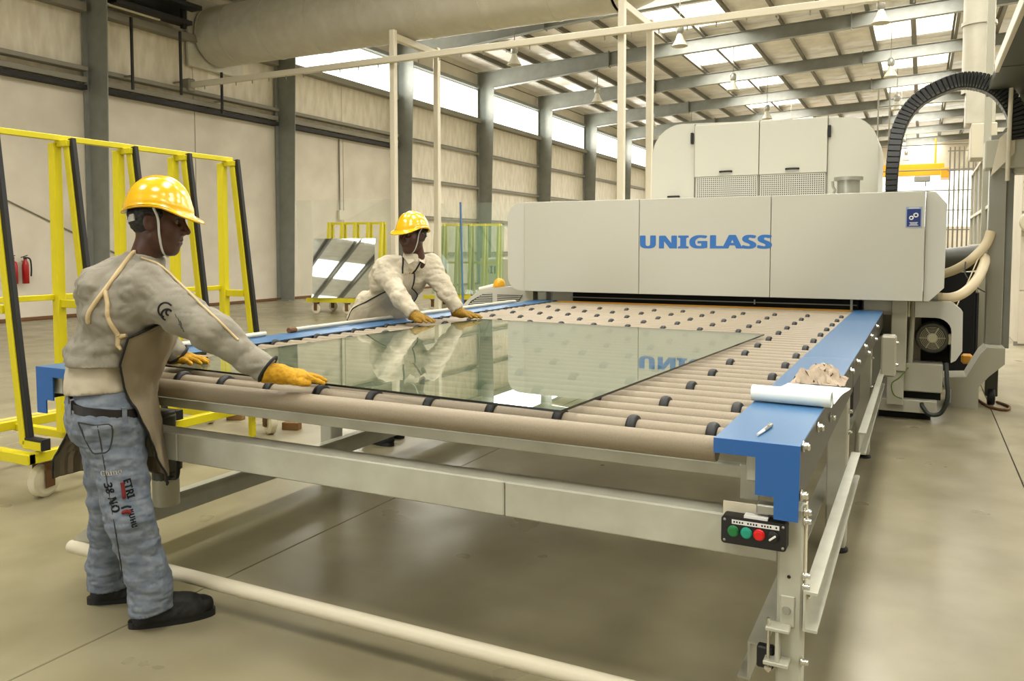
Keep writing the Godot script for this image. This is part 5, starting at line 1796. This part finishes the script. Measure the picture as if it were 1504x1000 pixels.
# a gloved right hand, palm down, wrist at the origin, fingers along +z, thumb at -x
func glove_mesh(side: float, curl: float, spread: float) -> ArrayMesh:
	var p := []
	var kn := [Vector3(-0.031, 0.004, 0.086), Vector3(-0.010, 0.007, 0.092), Vector3(0.012, 0.005, 0.088), Vector3(0.032, 0.0, 0.078)]
	var ln := [0.076, 0.084, 0.078, 0.060]
	for i in 4:
		var k: Vector3 = kn[i]
		p.append(C(Vector3(k.x * 0.62, 0.004, 0.010), k, 0.019, 0.0155, 0.022))
		var yaw: float = (i - 1.4) * spread
		var q := k
		var pit := 0.05
		for s in 3:
			pit += curl * [0.5, 0.9, 0.8][s]
			var L: float = ln[i] * [0.42, 0.32, 0.26][s]
			var d := Vector3(sin(yaw) * cos(pit), -sin(pit), cos(yaw) * cos(pit))
			var e := q + d * L
			p.append(C(q, e, 0.0118 - 0.0011 * s, 0.0108 - 0.0011 * s, 0.005))
			q = e
	p.append(C(Vector3(-0.016, -0.004, 0.018), Vector3(-0.046, -0.008, 0.052), 0.020, 0.015, 0.02))
	p.append(C(Vector3(-0.046, -0.008, 0.052), Vector3(-0.052, -0.012, 0.080), 0.0145, 0.0135, 0.006))
	p.append(C(Vector3(-0.052, -0.012, 0.080), Vector3(-0.046, -0.015, 0.104), 0.0132, 0.0115, 0.006))
	p.append(C(Vector3(0, 0.004, 0.0), Vector3(0, 0.006, -0.055), 0.032, 0.040, 0.03))
	if side < 0.0:
		for b: Array in p:
			b[1] = b[1] * Vector3(-1, 1, 1)
			b[2] = b[2] * Vector3(-1, 1, 1)
	return net(make_field(p, 0.0042, [[Vector3(0, 0, -0.055), Vector3(0, 0, -1), 0.12]], [[0.0028, Vector3(38, 38, 22), 7]]))

func boot_mesh() -> ArrayMesh:
	var p := [
		C(Vector3(0, 0.050, -0.01), Vector3(0, 0.052, 0.15), 0.042, 0.040, 0.03),
		C(Vector3(0, 0.045, 0.15), Vector3(0.004, 0.042, 0.205), 0.044, 0.036, 0.03),
		C(Vector3(0, 0.06, 0.0), Vector3(0, 0.17, -0.005), 0.046, 0.050, 0.03),
		C(Vector3(0, 0.085, 0.05), Vector3(0, 0.065, 0.13), 0.040, 0.034, 0.03),
		C(Vector3(-0.022, 0.03, -0.02), Vector3(-0.026, 0.03, 0.17), 0.028, 0.028, 0.02),
		C(Vector3(0.022, 0.03, -0.02), Vector3(0.026, 0.03, 0.17), 0.028, 0.028, 0.02),
	]
	return net(make_field(p, 0.006, [[Vector3(0, 0.016, 0), Vector3(0, -1, 0), 1.0]], [[0.003, Vector3(30, 30, 30), 2]]))

func sole_mesh() -> SurfaceTool:
	var st := new_st()
	var poly := PackedVector2Array()
	for i in 28:
		var a := TAU * i / 28.0
		var z := 0.088 + 0.158 * sin(a)
		var w := lerpf(0.044, 0.053, smoothstep(0.0, 0.18, z))
		poly.append(Vector2(cos(a) * w * pow(absf(cos(a)), -0.25) if absf(cos(a)) > 0.05 else 0.0, z))
	prism(st, poly, 0.026, Transform3D(Basis(Vector3.RIGHT, Vector3.BACK, Vector3.DOWN), Vector3(0, 0.026, 0)))
	return done(st)

func frame_to(z: Vector3, up := Vector3.UP) -> Basis:
	z = z.normalized()
	var x := up.cross(z).normalized()
	return Basis(x, z.cross(x), z)

func add_head(body_st: SurfaceTool, who: Node3D, at: Vector3, look: Vector3, hair_m: Material, roll := 0.0):
	var bs := frame_to(look) * Basis(Vector3(0, 0, 1), roll)
	var xf := Transform3D(bs, at)
	body_st.append_from(head_mesh(), 0, xf)
	# hair
	var hp := [E(Vector3(0, 0.030, -0.020), Vector3(0.083, 0.094, 0.097), 0.01)]
	for s: float in [-1.0, 1.0]: hp.append(C(Vector3(s * 0.072, 0.035, 0.030), Vector3(s * 0.070, -0.005, 0.022), 0.012, 0.008, 0.01))
	hp.append(E(Vector3(0, -0.01, 0.085), Vector3(0.10, 0.15, 0.085), 0.01, Basis.IDENTITY, true))
	for s: float in [-1.0, 1.0]: hp.append(E(Vector3(s * 0.09, -0.012, 0.0), Vector3(0.03, 0.045, 0.034), 0.01, Basis.IDENTITY, true))
	var hf := make_field(hp, 0.005, [[Vector3(0, -0.058, -0.05), Vector3(0, -1, 0.25), 1.0]], [[0.004, Vector3(70, 70, 70), 4]])
	put(who, "hair", moved(net(hf), xf), hair_m)
	for s: float in [-1.0, 1.0]:
		var st := new_st()
		lathe(st, [Vector2(0, -0.0105), Vector2(0.0075, -0.0075), Vector2(0.0105, 0), Vector2(0.0075, 0.0075), Vector2(0, 0.0105)], 14, xf * Transform3D(Basis(), Vector3(s * 0.031, 0.014, 0.0715)))
		var e := put(who, "eye", done(st), M.eye_white)
		st = new_st()
		lathe(st, [Vector2(0.0048, 0), Vector2(0.003, 0.0016), Vector2(0, 0.002)], 12, xf * Transform3D(Basis(Vector3.RIGHT, PI / 2), Vector3(s * 0.031, 0.013, 0.0806)))
		put(e, "iris", done(st), M.hair)
		st = new_st()
		tube(st, [xf * Vector3(s * 0.014, 0.036, 0.088), xf * Vector3(s * 0.030, 0.041, 0.083), xf * Vector3(s * 0.048, 0.035, 0.069)], [0.003, 0.0042, 0.002], 6)
		put(who, "eyebrow", done(st), hair_m)
	# helmet, worn level with the head
	var hx := xf * Transform3D(Basis(Vector3.RIGHT, -0.06), Vector3(0, 0.050, -0.004))
	var he := put(who, "helmet", moved(helmet_mesh(), hx), M.helmet)
	for s: float in [-1.0, 1.0]:
		put(he, "chin_strap", tubes(spline([hx * Vector3(s * 0.100, 0.008, 0.012), xf * Vector3(s * 0.085, 0.02, 0.022), xf * Vector3(s * 0.071, -0.045, 0.028), xf * Vector3(s * 0.044, -0.102, 0.036), xf * Vector3(0, -0.122, 0.042)]), 0.0045, 6), M.strap_white)
	var nb := []
	for i in 13:
		var a := lerpf(-1.0, 1.0, i / 12.0)
		nb.append(xf * Vector3(sin(a) * 0.090, 0.028 - 0.022 * cos(a), -0.018 - cos(a) * 0.090))
	var st2 := new_st()
	for i in 12: bar(st2, nb[i], nb[i + 1], 0.006, 0.026, 0.0, bs.y)
	put(he, "nape_band", done(st2), M.strap_white)

func build_people():
	build_near_worker()
	build_far_worker()

func build_near_worker():
	var w := thing("person", "man in printed faded jeans and tan apron reaching along the glass from its near edge", "person")
	var F := Vector3(0.55, 0, -0.835)
	var R := Vector3(0.835, 0, 0.55)
	var hipR := Vector3(-2.735, 0.74, -2.045)
	var hipL := Vector3(-2.930, 0.74, -2.150)
	var kneR := Vector3(-2.640, 0.43, -2.030)
	var kneL := Vector3(-2.890, 0.42, -2.140)
	var ankR := Vector3(-2.605, 0.115, -2.080)
	var ankL := Vector3(-2.945, 0.115, -2.155)
	var waist := Vector3(-2.850, 0.93, -2.095)
	var chest := Vector3(-2.765, 1.19, -2.115)
	var neck := Vector3(-2.685, 1.395, -2.145)
	var shR := Vector3(-2.560, 1.300, -2.070)
	var shL := Vector3(-2.850, 1.335, -2.225)
	var elR := Vector3(-2.300, 1.150, -2.120)
	var wrR := Vector3(-2.115, 1.008, -2.215)
	var elL := Vector3(-2.915, 1.10, -2.38)
	var wrL := Vector3(-2.880, 0.985, -2.475)
	var cam := Vector3(-0.79, -0.05, -0.61).normalized()   # from the aisle towards the man: cloth details are laid on from this side
	# jeans
	var jp := [
		C(waist + Vector3(-0.005, -0.06, 0) + R * 0.06, waist + Vector3(-0.005, -0.06, 0) - R * 0.07, 0.118, 0.118, 0.05),
		C(hipR + Vector3(0, 0.06, 0), hipL + Vector3(0, 0.06, 0), 0.122, 0.122, 0.06),
		C(hipR - F * 0.05 + Vector3(-0.02, 0.04, 0), hipL - F * 0.05 + Vector3(0.02, 0.04, 0), 0.10, 0.10, 0.06),
		C(hipR, kneR, 0.108, 0.084, 0.04), C(kneR, ankR + Vector3(0, 0.05, 0), 0.082, 0.080, 0.03), C(ankR + Vector3(0, 0.06, 0), ankR - Vector3(0, 0.04, 0), 0.080, 0.086, 0.02),
		C(hipL, kneL, 0.108, 0.084, 0.04), C(kneL, ankL + Vector3(0, 0.05, 0), 0.080, 0.076, 0.03), C(ankL + Vector3(0, 0.06, 0), ankL - Vector3(0, 0.04, 0), 0.076, 0.080, 0.02),
	]
	var jf := make_field(jp, 0.009, [[ankR + Vector3(0, -0.055, 0), Vector3(0.15, -1, 0), 0.13], [ankL + Vector3(0, -0.055, 0), Vector3(0, -1, 0), 0.13], [waist + Vector3(0, -0.005, 0), Vector3.UP, 0.3]], [[0.010, Vector3(5, 11, 5), 11], [0.0045, Vector3(7, 24, 7), 12, true]])
	var jeans := put(w, "jeans", net(jf), M.denim)
	put(w, "belt", band([jf], Vector3(waist.x, 0.875, waist.z), 0.034, 0.006, Vector2(-0.045, 0.0)), M.belt)
	for a: float in [0.35, 1.25, 2.2, 3.1]:
		put(jeans, "belt_loop", band([jf], Vector3(waist.x, 0.875, waist.z), 0.052, 0.010, Vector2(-0.045, 0.0), a, a + 0.07, 3), M.denim)
	# stitched pocket outline and prints on the near leg
	put(jeans, "pocket_seam", cord([jf], [Vector3(-2.861, 0.805, -1.993), Vector3(-2.805, 0.795, -2.02), Vector3(-2.751, 0.79, -2.048), Vector3(-2.756, 0.705, -2.04), Vector3(-2.785, 0.690, -2.02), Vector3(-2.818, 0.70, -2.008), Vector3(-2.861, 0.805, -1.993)], cam, 0.0028, 4), M.dark_cloth)
	put(jeans, "side_seam", cord([jf], [Vector3(-2.70, 0.80, -1.95), Vector3(-2.66, 0.60, -1.95), Vector3(-2.62, 0.42, -1.95), Vector3(-2.585, 0.20, -1.95)], cam, 0.0025, 6), M.dark_cloth)
	var ri := Vector3(0.61, 0, -0.79)
	var tl := (ri * 0.20 - Vector3.UP).normalized()
	var tu := (ri + Vector3.UP * 0.20).normalized()
	put(jeans, "print", print_on([jf], words("ETRI", 0.025, true, 0.04), Vector3(-2.605, 0.562, -2.00), tl, tu, cam), M.ink)
	put(jeans, "print", print_on([jf], words("38 NO", 0.028, true, 0.03), Vector3(-2.700, 0.530, -2.00), (tl + ri * 0.05).normalized(), tu, cam), M.ink)
	put(jeans, "print", print_on([jf], words("Chino", 0.019, false, 0.02, "Droid Serif"), Vector3(-2.70, 0.620, -2.00), (ri + Vector3.UP * 0.1).normalized(), (Vector3.UP - ri * 0.1).normalized(), cam), M.ink_pale)
	put(jeans, "print", print_on([jf], words("KUHU", 0.018, true, 0.03), Vector3(-2.590, 0.455, -2.00), tl, tu, cam), M.ink)
	for q: Array in [[Vector3(-2.640, 0.585, -2.0), Vector3(-2.632, 0.530, -2.0), 0.0075, "ink_red"], [Vector3(-2.640, 0.478, -2.0), Vector3(-2.600, 0.478, -2.0), 0.008, "ink_red"], [Vector3(-2.650, 0.492, -2.0), Vector3(-2.595, 0.496, -2.0), 0.004, "ink"]]:
		put(jeans, "print", cord([jf], [q[0], (q[0] + q[1]) * 0.5 + Vector3(0, 0.004, 0), q[1]], cam, q[2], 4), M[q[3]])
	# light undershirt hanging below the shirt
	var up := [
		C(waist + R * 0.06 + Vector3(0, 0.03, 0), waist - R * 0.07 + Vector3(0, 0.03, 0), 0.132, 0.132, 0.05),
		C(waist + R * 0.06 + Vector3(-0.005, -0.05, 0), waist - R * 0.07 + Vector3(-0.005, -0.05, 0), 0.134, 0.134, 0.05),
		C(waist + R * 0.06 + Vector3(0.02, 0.10, 0), waist - R * 0.07 + Vector3(0.02, 0.10, 0), 0.095, 0.095, 0.05),
	]
	var uf := make_field(up, 0.011, [[waist + Vector3(0, -0.045, 0), Vector3(0.10, -1, 0.05), 0.6]], [[0.009, Vector3(9, 9, 9), 21]])
	put(w, "undershirt", net(uf), M.undershirt)
	# shirt with sleeves
	var sp := [
		C(waist + R * 0.06 + Vector3(0.02, 0.10, 0), waist - R * 0.07 + Vector3(0.02, 0.10, 0), 0.142, 0.142, 0.06),
		C(waist + R * 0.06 + Vector3(0.01, 0.02, 0), waist - R * 0.07 + Vector3(0.01, 0.02, 0), 0.146, 0.146, 0.06),
		C(chest + R * 0.085, chest - R * 0.095, 0.140, 0.140, 0.07),
		C(chest - F * 0.05 + Vector3(0, 0.09, 0) + R * 0.06, chest - F * 0.05 + Vector3(0, 0.09, 0) - R * 0.10, 0.105, 0.11, 0.06),
		C(shR, shL, 0.090, 0.090, 0.07), C(neck - Vector3(0, 0.02, 0), neck + Vector3(0.01, 0.015, -0.005), 0.078, 0.066, 0.05),
		C(shR, elR, 0.090, 0.073, 0.05), C(elR, wrR, 0.073, 0.050, 0.03),
		C(shL, elL, 0.085, 0.070, 0.05), C(elL, wrL, 0.068, 0.050, 0.03),
	]
	var wd := (wrR - elR).normalized()
	var wdl := (wrL - elL).normalized()
	var trunk := make_field(sp.slice(0, 4) + [C(chest + F * 0.045 + Vector3(0, -0.06, 0) + R * 0.06, chest + F * 0.045 + Vector3(0, -0.06, 0) - R * 0.06, 0.13, 0.13, 0.06)], 0.016)
	var sf := make_field(sp, 0.009, [[waist + Vector3(0, 0.075, 0), Vector3(0.0, -1, 0.0), 0.7 if false else 0.28], [wrR, wd, 0.14], [wrL, wdl, 0.12], [neck + Vector3(0.008, 0.035, 0), Vector3(0.2, 1, -0.1), 0.13]], [[0.013, Vector3(5, 6, 5), 31], [0.0085, Vector3(7, 10, 7), 32, true]])
	var shirt := put(w, "shirt", net(sf), M.shirt)
	# dark cuff ties and the print on the sleeve
	for q: Array in [[wrR - wd * 0.004, wd, 0.052], [wrL - wdl * 0.004, wdl, 0.050]]:
		var st := new_st()
		var bs := frame_to(q[1])
		var rp := []
		for i in 22: rp.append(q[0] + (bs.x * cos(TAU * i / 22) + bs.y * sin(TAU * i / 22)) * q[2])
		tube(st, rp, 0.006, 6, false, true)
		put(shirt, "cuff_tie", done(st), M.piping)
	for q: Array in [[Vector3(-2.413, 1.229, -2.02), 0.026], [Vector3(-2.405, 1.212, -2.02), 0.020], [Vector3(-2.395, 1.22, -2.02), 0.010]]:
		var arc := []
		for i in 8: arc.append(q[0] + ri * cos(0.6 + i * 0.55) * q[1] * 0.9 + Vector3.UP * sin(0.6 + i * 0.55) * q[1])
		put(shirt, "sleeve_print", cord([sf], arc, cam, 0.0035, 2), M.ink)
	for i in 3:
		put(shirt, "sleeve_print", cord([sf], [Vector3(-2.375 + 0.012 * i, 1.215 - 0.012 * i, -2.03), Vector3(-2.355 + 0.012 * i, 1.175 - 0.012 * i, -2.03)], cam, 0.0016, 4), M.dark_cloth)
	# apron
	var fa := atan2(F.z, F.x)
	var cen := func(y: float) -> Vector3:
		var c := waist.lerp(chest, clampf((y - 0.93) / 0.26, 0.0, 1.0))
		return Vector3(c.x, y, c.z)
	var lim := func(y: float) -> Vector2:
		var right := 1.50 if y < 1.125 else lerpf(1.50, 0.60, clampf((y - 1.125) / 0.09, 0, 1))
		if y < 1.02: right = lerpf(1.50, 0.72, clampf((1.02 - y) / 0.45, 0, 1))
		var left := -1.25 if y < 1.08 else lerpf(-1.25, -0.6, clampf((y - 1.08) / 0.10, 0, 1))
		if y < 1.0: left = lerpf(-1.35, -2.45, clampf((1.0 - y) / 0.4, 0, 1))
		return Vector2(fa + left, fa + right)
	var ap := put(w, "apron", apron_mesh([trunk, jf, uf], cen, 1.24, 0.53, lim, 0.0002), M.apron)
	var G := last_grid
	var edge := []
	var edge2 := []
	for j in G.size():
		edge.append(G[j][G[0].size() - 1])
		edge2.append(G[j][0])
	put(ap, "piping", tubes(edge, 0.0045, 6), M.piping)
	put(ap, "piping", tubes(edge2, 0.0045, 6), M.piping)
	put(ap, "hem", tubes(G[-1], 0.0035, 6), M.piping)
	# apron straps over the back and their knot at the side
	put(ap, "strap", cord([sf], [Vector3(-2.66, 1.435, -2.10), Vector3(-2.704, 1.42, -2.11), Vector3(-2.775, 1.305, -2.067), Vector3(-2.831, 1.214, -2.033), Vector3(-2.84, 1.17, -2.03)], cam, 0.0085), M.strap)
	put(ap, "strap", cord([sf], [Vector3(-2.79, 1.285, -2.065), Vector3(-2.758, 1.24, -2.05), Vector3(-2.728, 1.19, -2.028), Vector3(-2.649, 1.128, -2.007)], cam, 0.0085), M.strap)
	put(ap, "strap", cord([sf], [Vector3(-2.53, 1.42, -2.02), Vector3(-2.424, 1.385, -2.026), Vector3(-2.29, 1.24, -2.084), Vector3(-2.178, 1.12, -2.134)], cam, 0.0045), M.strap)
	var kp := meet([sf], Vector3(-2.649, 1.122, -2.007) - cam * 0.3, cam, 0.7)
	var ks := new_st()
	tube(ks, [kp + Vector3(-0.012, 0.008, 0), kp, kp + Vector3(0.03, 0.008, -0.01)], [0.008, 0.012, 0.006], 8)
	tube(ks, [kp, kp + Vector3(-0.005, -0.03, 0.0), kp + Vector3(0.012, -0.045, 0.0)], [0.011, 0.009, 0.005], 8)
	put(ap, "knot", done(ks), M.strap)
	# body: head, neck and the limbs inside the clothes, one mesh
	var core := [C(waist + Vector3(0, -0.12, 0), waist, 0.09, 0.09, 0.05), C(waist, chest, 0.09, 0.095, 0.05), C(chest, neck, 0.09, 0.055, 0.05), C(shR, shL, 0.05, 0.05, 0.05),
		C(shR, elR, 0.05, 0.042, 0.03), C(elR, wrR + wd * 0.03, 0.04, 0.027, 0.02), C(shL, elL, 0.05, 0.042, 0.03), C(elL, wrL + wdl * 0.03, 0.04, 0.027, 0.02),
		C(hipR, kneR, 0.075, 0.052, 0.03), C(kneR, ankR, 0.05, 0.036, 0.02), C(hipL, kneL, 0.075, 0.052, 0.03), C(kneL, ankL, 0.05, 0.036, 0.02), C(hipR, hipL, 0.08, 0.08, 0.04)]
	var bst := SurfaceTool.new()
	bst.append_from(net(make_field(core, 0.018)), 0, Transform3D.IDENTITY)
	add_head(bst, w, Vector3(-2.628, 1.543, -2.180), Vector3(0.84, -0.10, -0.53), M.hair)
	put(w, "body", bst.commit(), M.skin)
	# gloves, palms on the glass
	var g1 := Transform3D(frame_to(Vector3(0.62, -0.13, -0.77), Vector3(0.0, 1, 0.15)), Vector3(-2.090, 0.988, -2.235))
	put(w, "glove", moved(glove_mesh(1.0, 0.10, 0.17), g1), M.glove)
	var g2 := Transform3D(frame_to(Vector3(0.90, -0.06, -0.20), Vector3.UP), Vector3(-2.925, 0.975, -2.470))
	put(w, "glove", moved(glove_mesh(-1.0, 0.12, 0.13), g2), M.glove)
	# boots
	var bm := boot_mesh()
	for q: Array in [[Vector3(-2.628, 0, -2.085), Vector3(0.62, 0, -0.78)], [Vector3(-2.960, 0, -2.150), Vector3(0.72, 0, -0.70)]]:
		var xf := Transform3D(frame_to(q[1]), q[0])
		var b := put(w, "boot", moved(bm, xf), M.boot)
		put(b, "sole", moved(sole_mesh().commit(), xf), M.rubber)

func build_far_worker():
	var w := thing("person", "man in white shirt leaning over the glass from its far side, face turned aside", "person")
	var F := Vector3(0.83, 0, 0.56)
	var R := Vector3(-0.56, 0, 0.83)
	var D := Vector3(-0.03, 0, 0)
	var waist := Vector3(-3.590, 1.01, -4.915)
	var pelv := Vector3(-3.655, 0.86, -4.930)
	var chest := Vector3(-3.415, 1.215, -4.905)
	var neck := Vector3(-3.285, 1.395, -4.900)
	var shR := Vector3(-3.425, 1.300, -4.770)
	var shL := Vector3(-3.225, 1.320, -5.030)
	var elR := Vector3(-3.235, 1.105, -4.670)
	var wrR := Vector3(-3.105, 0.992, -4.645)
	var elL := Vector3(-3.070, 1.135, -5.010)
	var wrL := Vector3(-2.985, 1.000, -5.030)
	var hipR := pelv + R * 0.09
	var hipL := pelv - R * 0.09
	var kneR := Vector3(-3.62, 0.47, -4.83)
	var kneL := Vector3(-3.68, 0.47, -5.03)
	var ankR := Vector3(-3.66, 0.10, -4.88)
	var ankL := Vector3(-3.74, 0.10, -5.06)
	var cam := Vector3(-0.56, -0.03, -0.83).normalized()
	var tp := [C(hipR, hipL, 0.12, 0.12, 0.05), C(hipR, kneR, 0.10, 0.078, 0.03), C(kneR, ankR, 0.076, 0.07, 0.02), C(hipL, kneL, 0.10, 0.078, 0.03), C(kneL, ankL, 0.076, 0.07, 0.02), C(pelv, waist, 0.12, 0.12, 0.05)]
	var tf := make_field(tp, 0.014, [[ankR - Vector3(0, 0.03, 0), Vector3.DOWN, 0.12], [ankL - Vector3(0, 0.03, 0), Vector3.DOWN, 0.12]], [[0.010, Vector3(8, 14, 8), 41]])
	put(w, "trousers", net(tf), M.dark_cloth)
	var wd := (wrR - elR).normalized()
	var wdl := (wrL - elL).normalized()
	var sp := [
		C(pelv + R * 0.07 + Vector3(0, 0.05, 0), pelv - R * 0.07 + Vector3(0, 0.05, 0), 0.132, 0.132, 0.06),
		C(waist + R * 0.06, waist - R * 0.06, 0.136, 0.136, 0.06),
		C(chest + R * 0.085, chest - R * 0.085, 0.132, 0.132, 0.07),
		C(chest.lerp(neck, 0.4) - F * 0.03 + R * 0.07, chest.lerp(neck, 0.4) - F * 0.03 - R * 0.07, 0.10, 0.10, 0.05),
		C(shR, shL, 0.082, 0.082, 0.06), C(neck - Vector3(0, 0.03, 0), neck + Vector3(0.005, 0.0, 0), 0.075, 0.066, 0.04),
		C(shR, elR, 0.084, 0.068, 0.05), C(elR, wrR, 0.066, 0.048, 0.03), C(shL, elL, 0.084, 0.068, 0.05), C(elL, wrL, 0.066, 0.046, 0.03),
		C(waist - F * 0.10, pelv - F * 0.17 + Vector3(-0.05, 0.07, 0.04), 0.08, 0.05, 0.06),
	]
	var trunk := make_field(sp.slice(0, 4), 0.016)
	var sf := make_field(sp, 0.011, [[wrR, wd, 0.12], [wrL, wdl, 0.12], [pelv + Vector3(0, 0.02, 0), Vector3.DOWN, 0.4], [neck + Vector3(0.01, 0.028, 0), Vector3(0.25, 1, 0.1), 0.12], [neck + F * 0.085 + Vector3(0, -0.015, 0), (F + Vector3.UP * 0.6).normalized(), 0.045]], [[0.013, Vector3(6, 8, 6), 51], [0.0085, Vector3(9, 12, 9), 52, true]])
	var shirt := put(w, "shirt", net(sf), M.undershirt)
	# collar flaps and front placket
	for s: float in [-1.0, 1.0]:
		var a := neck + R * s * 0.050 + Vector3(0, 0.045, 0) - F * 0.02
		var st := new_st()
		var pts := [a, neck + R * s * 0.018 + F * 0.082 + Vector3(0, -0.035, 0), neck + R * s * 0.062 + F * 0.086 + Vector3(0, -0.060, 0), neck + R * s * 0.088 + F * 0.035 + Vector3(0, -0.005, 0)]
		st.set_smooth_group(-1)
		face(st, pts, F)
		var back := []
		for p: Vector3 in pts: back.append(p - F * 0.006)
		face(st, back, -F)
		for i in 4: face(st, [pts[i], pts[(i + 1) % 4], back[(i + 1) % 4], back[i]], (pts[i] + pts[(i + 1) % 4]) * 0.5 - (pts[0] + pts[2]) * 0.5)
		put(shirt, "collar_flap", done(st), M.undershirt)
	put(shirt, "placket", cord([sf], [neck + F * 0.2 + Vector3(0, -0.09, 0), chest + F * 0.2 + Vector3(0, 0.0, 0), chest + F * 0.2 + Vector3(-0.05, -0.1, 0)], -F, 0.004), M.strap)
	var fa := atan2(F.z, F.x)
	var cen := func(y: float) -> Vector3:
		var c := pelv.lerp(waist, clampf((y - 0.86) / 0.15, 0.0, 1.0)) if y < 1.01 else waist.lerp(chest, clampf((y - 1.01) / 0.205, 0.0, 1.15))
		return Vector3(c.x, y, c.z)
	var lim := func(y: float) -> Vector2:
		var h := 0.42 if y > 1.16 else lerpf(0.42, 1.55, clampf((1.16 - y) / 0.16, 0, 1))
		return Vector2(fa - h, fa + h)
	var ap := put(w, "apron", apron_mesh([trunk, tf], cen, 1.27, 0.40, lim, 0.0003, 40, 40, 0.006), M.apron_white)
	var G := last_grid
	var e1 := []
	var e2 := []
	for j in G.size():
		e1.append(G[j][0])
		e2.append(G[j][G[0].size() - 1])
	put(ap, "piping", tubes(e1, 0.005, 6), M.piping)
	put(ap, "piping", tubes(e2, 0.005, 6), M.piping)
	put(ap, "piping", tubes(G[0], 0.005, 6), M.piping)
	var nA: Vector3 = G[0][4]
	var nB: Vector3 = G[0][36]
	for q: Array in [[nA, -1.0], [nB, 1.0]]:
		var top: Vector3 = neck + R * q[1] * 0.078 + Vector3(0, 0.012, 0) + F * 0.02
		var pts := []
		for i in 9: pts.append(meet([sf], (q[0] as Vector3).lerp(top, i / 8.0) + (F + Vector3.UP * 0.5 * i / 8.0).normalized() * 0.06, -(F + Vector3.UP * 0.5 * i / 8.0).normalized(), 0.16, 0.004))
		put(ap, "neck_strap", tubes(pts, 0.006, 6), M.piping)
	var core := [C(pelv, waist, 0.09, 0.09, 0.05), C(waist, chest, 0.09, 0.095, 0.05), C(chest, neck, 0.09, 0.055, 0.05), C(shR, shL, 0.05, 0.05, 0.05),
		C(shR, elR, 0.05, 0.042, 0.03), C(elR, wrR + wd * 0.03, 0.04, 0.027, 0.02), C(shL, elL, 0.05, 0.042, 0.03), C(elL, wrL + wdl * 0.03, 0.04, 0.027, 0.02),
		C(hipR, kneR, 0.07, 0.05, 0.03), C(kneR, ankR, 0.05, 0.036, 0.02), C(hipL, kneL, 0.07, 0.05, 0.03), C(kneL, ankL, 0.05, 0.036, 0.02), C(hipR, hipL, 0.08, 0.08, 0.04)]
	var bst := SurfaceTool.new()
	bst.append_from(net(make_field(core, 0.018)), 0, Transform3D.IDENTITY)
	add_head(bst, w, Vector3(-3.270, 1.530, -4.880), Vector3(-0.16, -0.03, 0.97), M.hair)
	put(w, "body", bst.commit(), M.skin)
	var g1 := Transform3D(frame_to(Vector3(0.93, -0.10, 0.25), Vector3.UP), Vector3(-3.085, 0.980, -4.642))
	put(w, "glove", moved(glove_mesh(1.0, 0.10, 0.14), g1), M.glove_worn)
	var g2 := Transform3D(frame_to(Vector3(0.95, -0.10, 0.10), Vector3.UP), Vector3(-2.965, 0.980, -5.030))
	put(w, "glove", moved(glove_mesh(-1.0, 0.08, 0.12), g2), M.glove_worn)
	var bm := boot_mesh()
	for q: Array in [[Vector3(-3.66, 0, -4.88), Vector3(0.97, 0, 0.2)], [Vector3(-3.74, 0, -5.06), Vector3(1, 0, -0.1)]]:
		var xf := Transform3D(frame_to(q[1]), q[0])
		var b := put(w, "boot", moved(bm, xf), M.boot)
		put(b, "sole", moved(sole_mesh().commit(), xf), M.rubber)
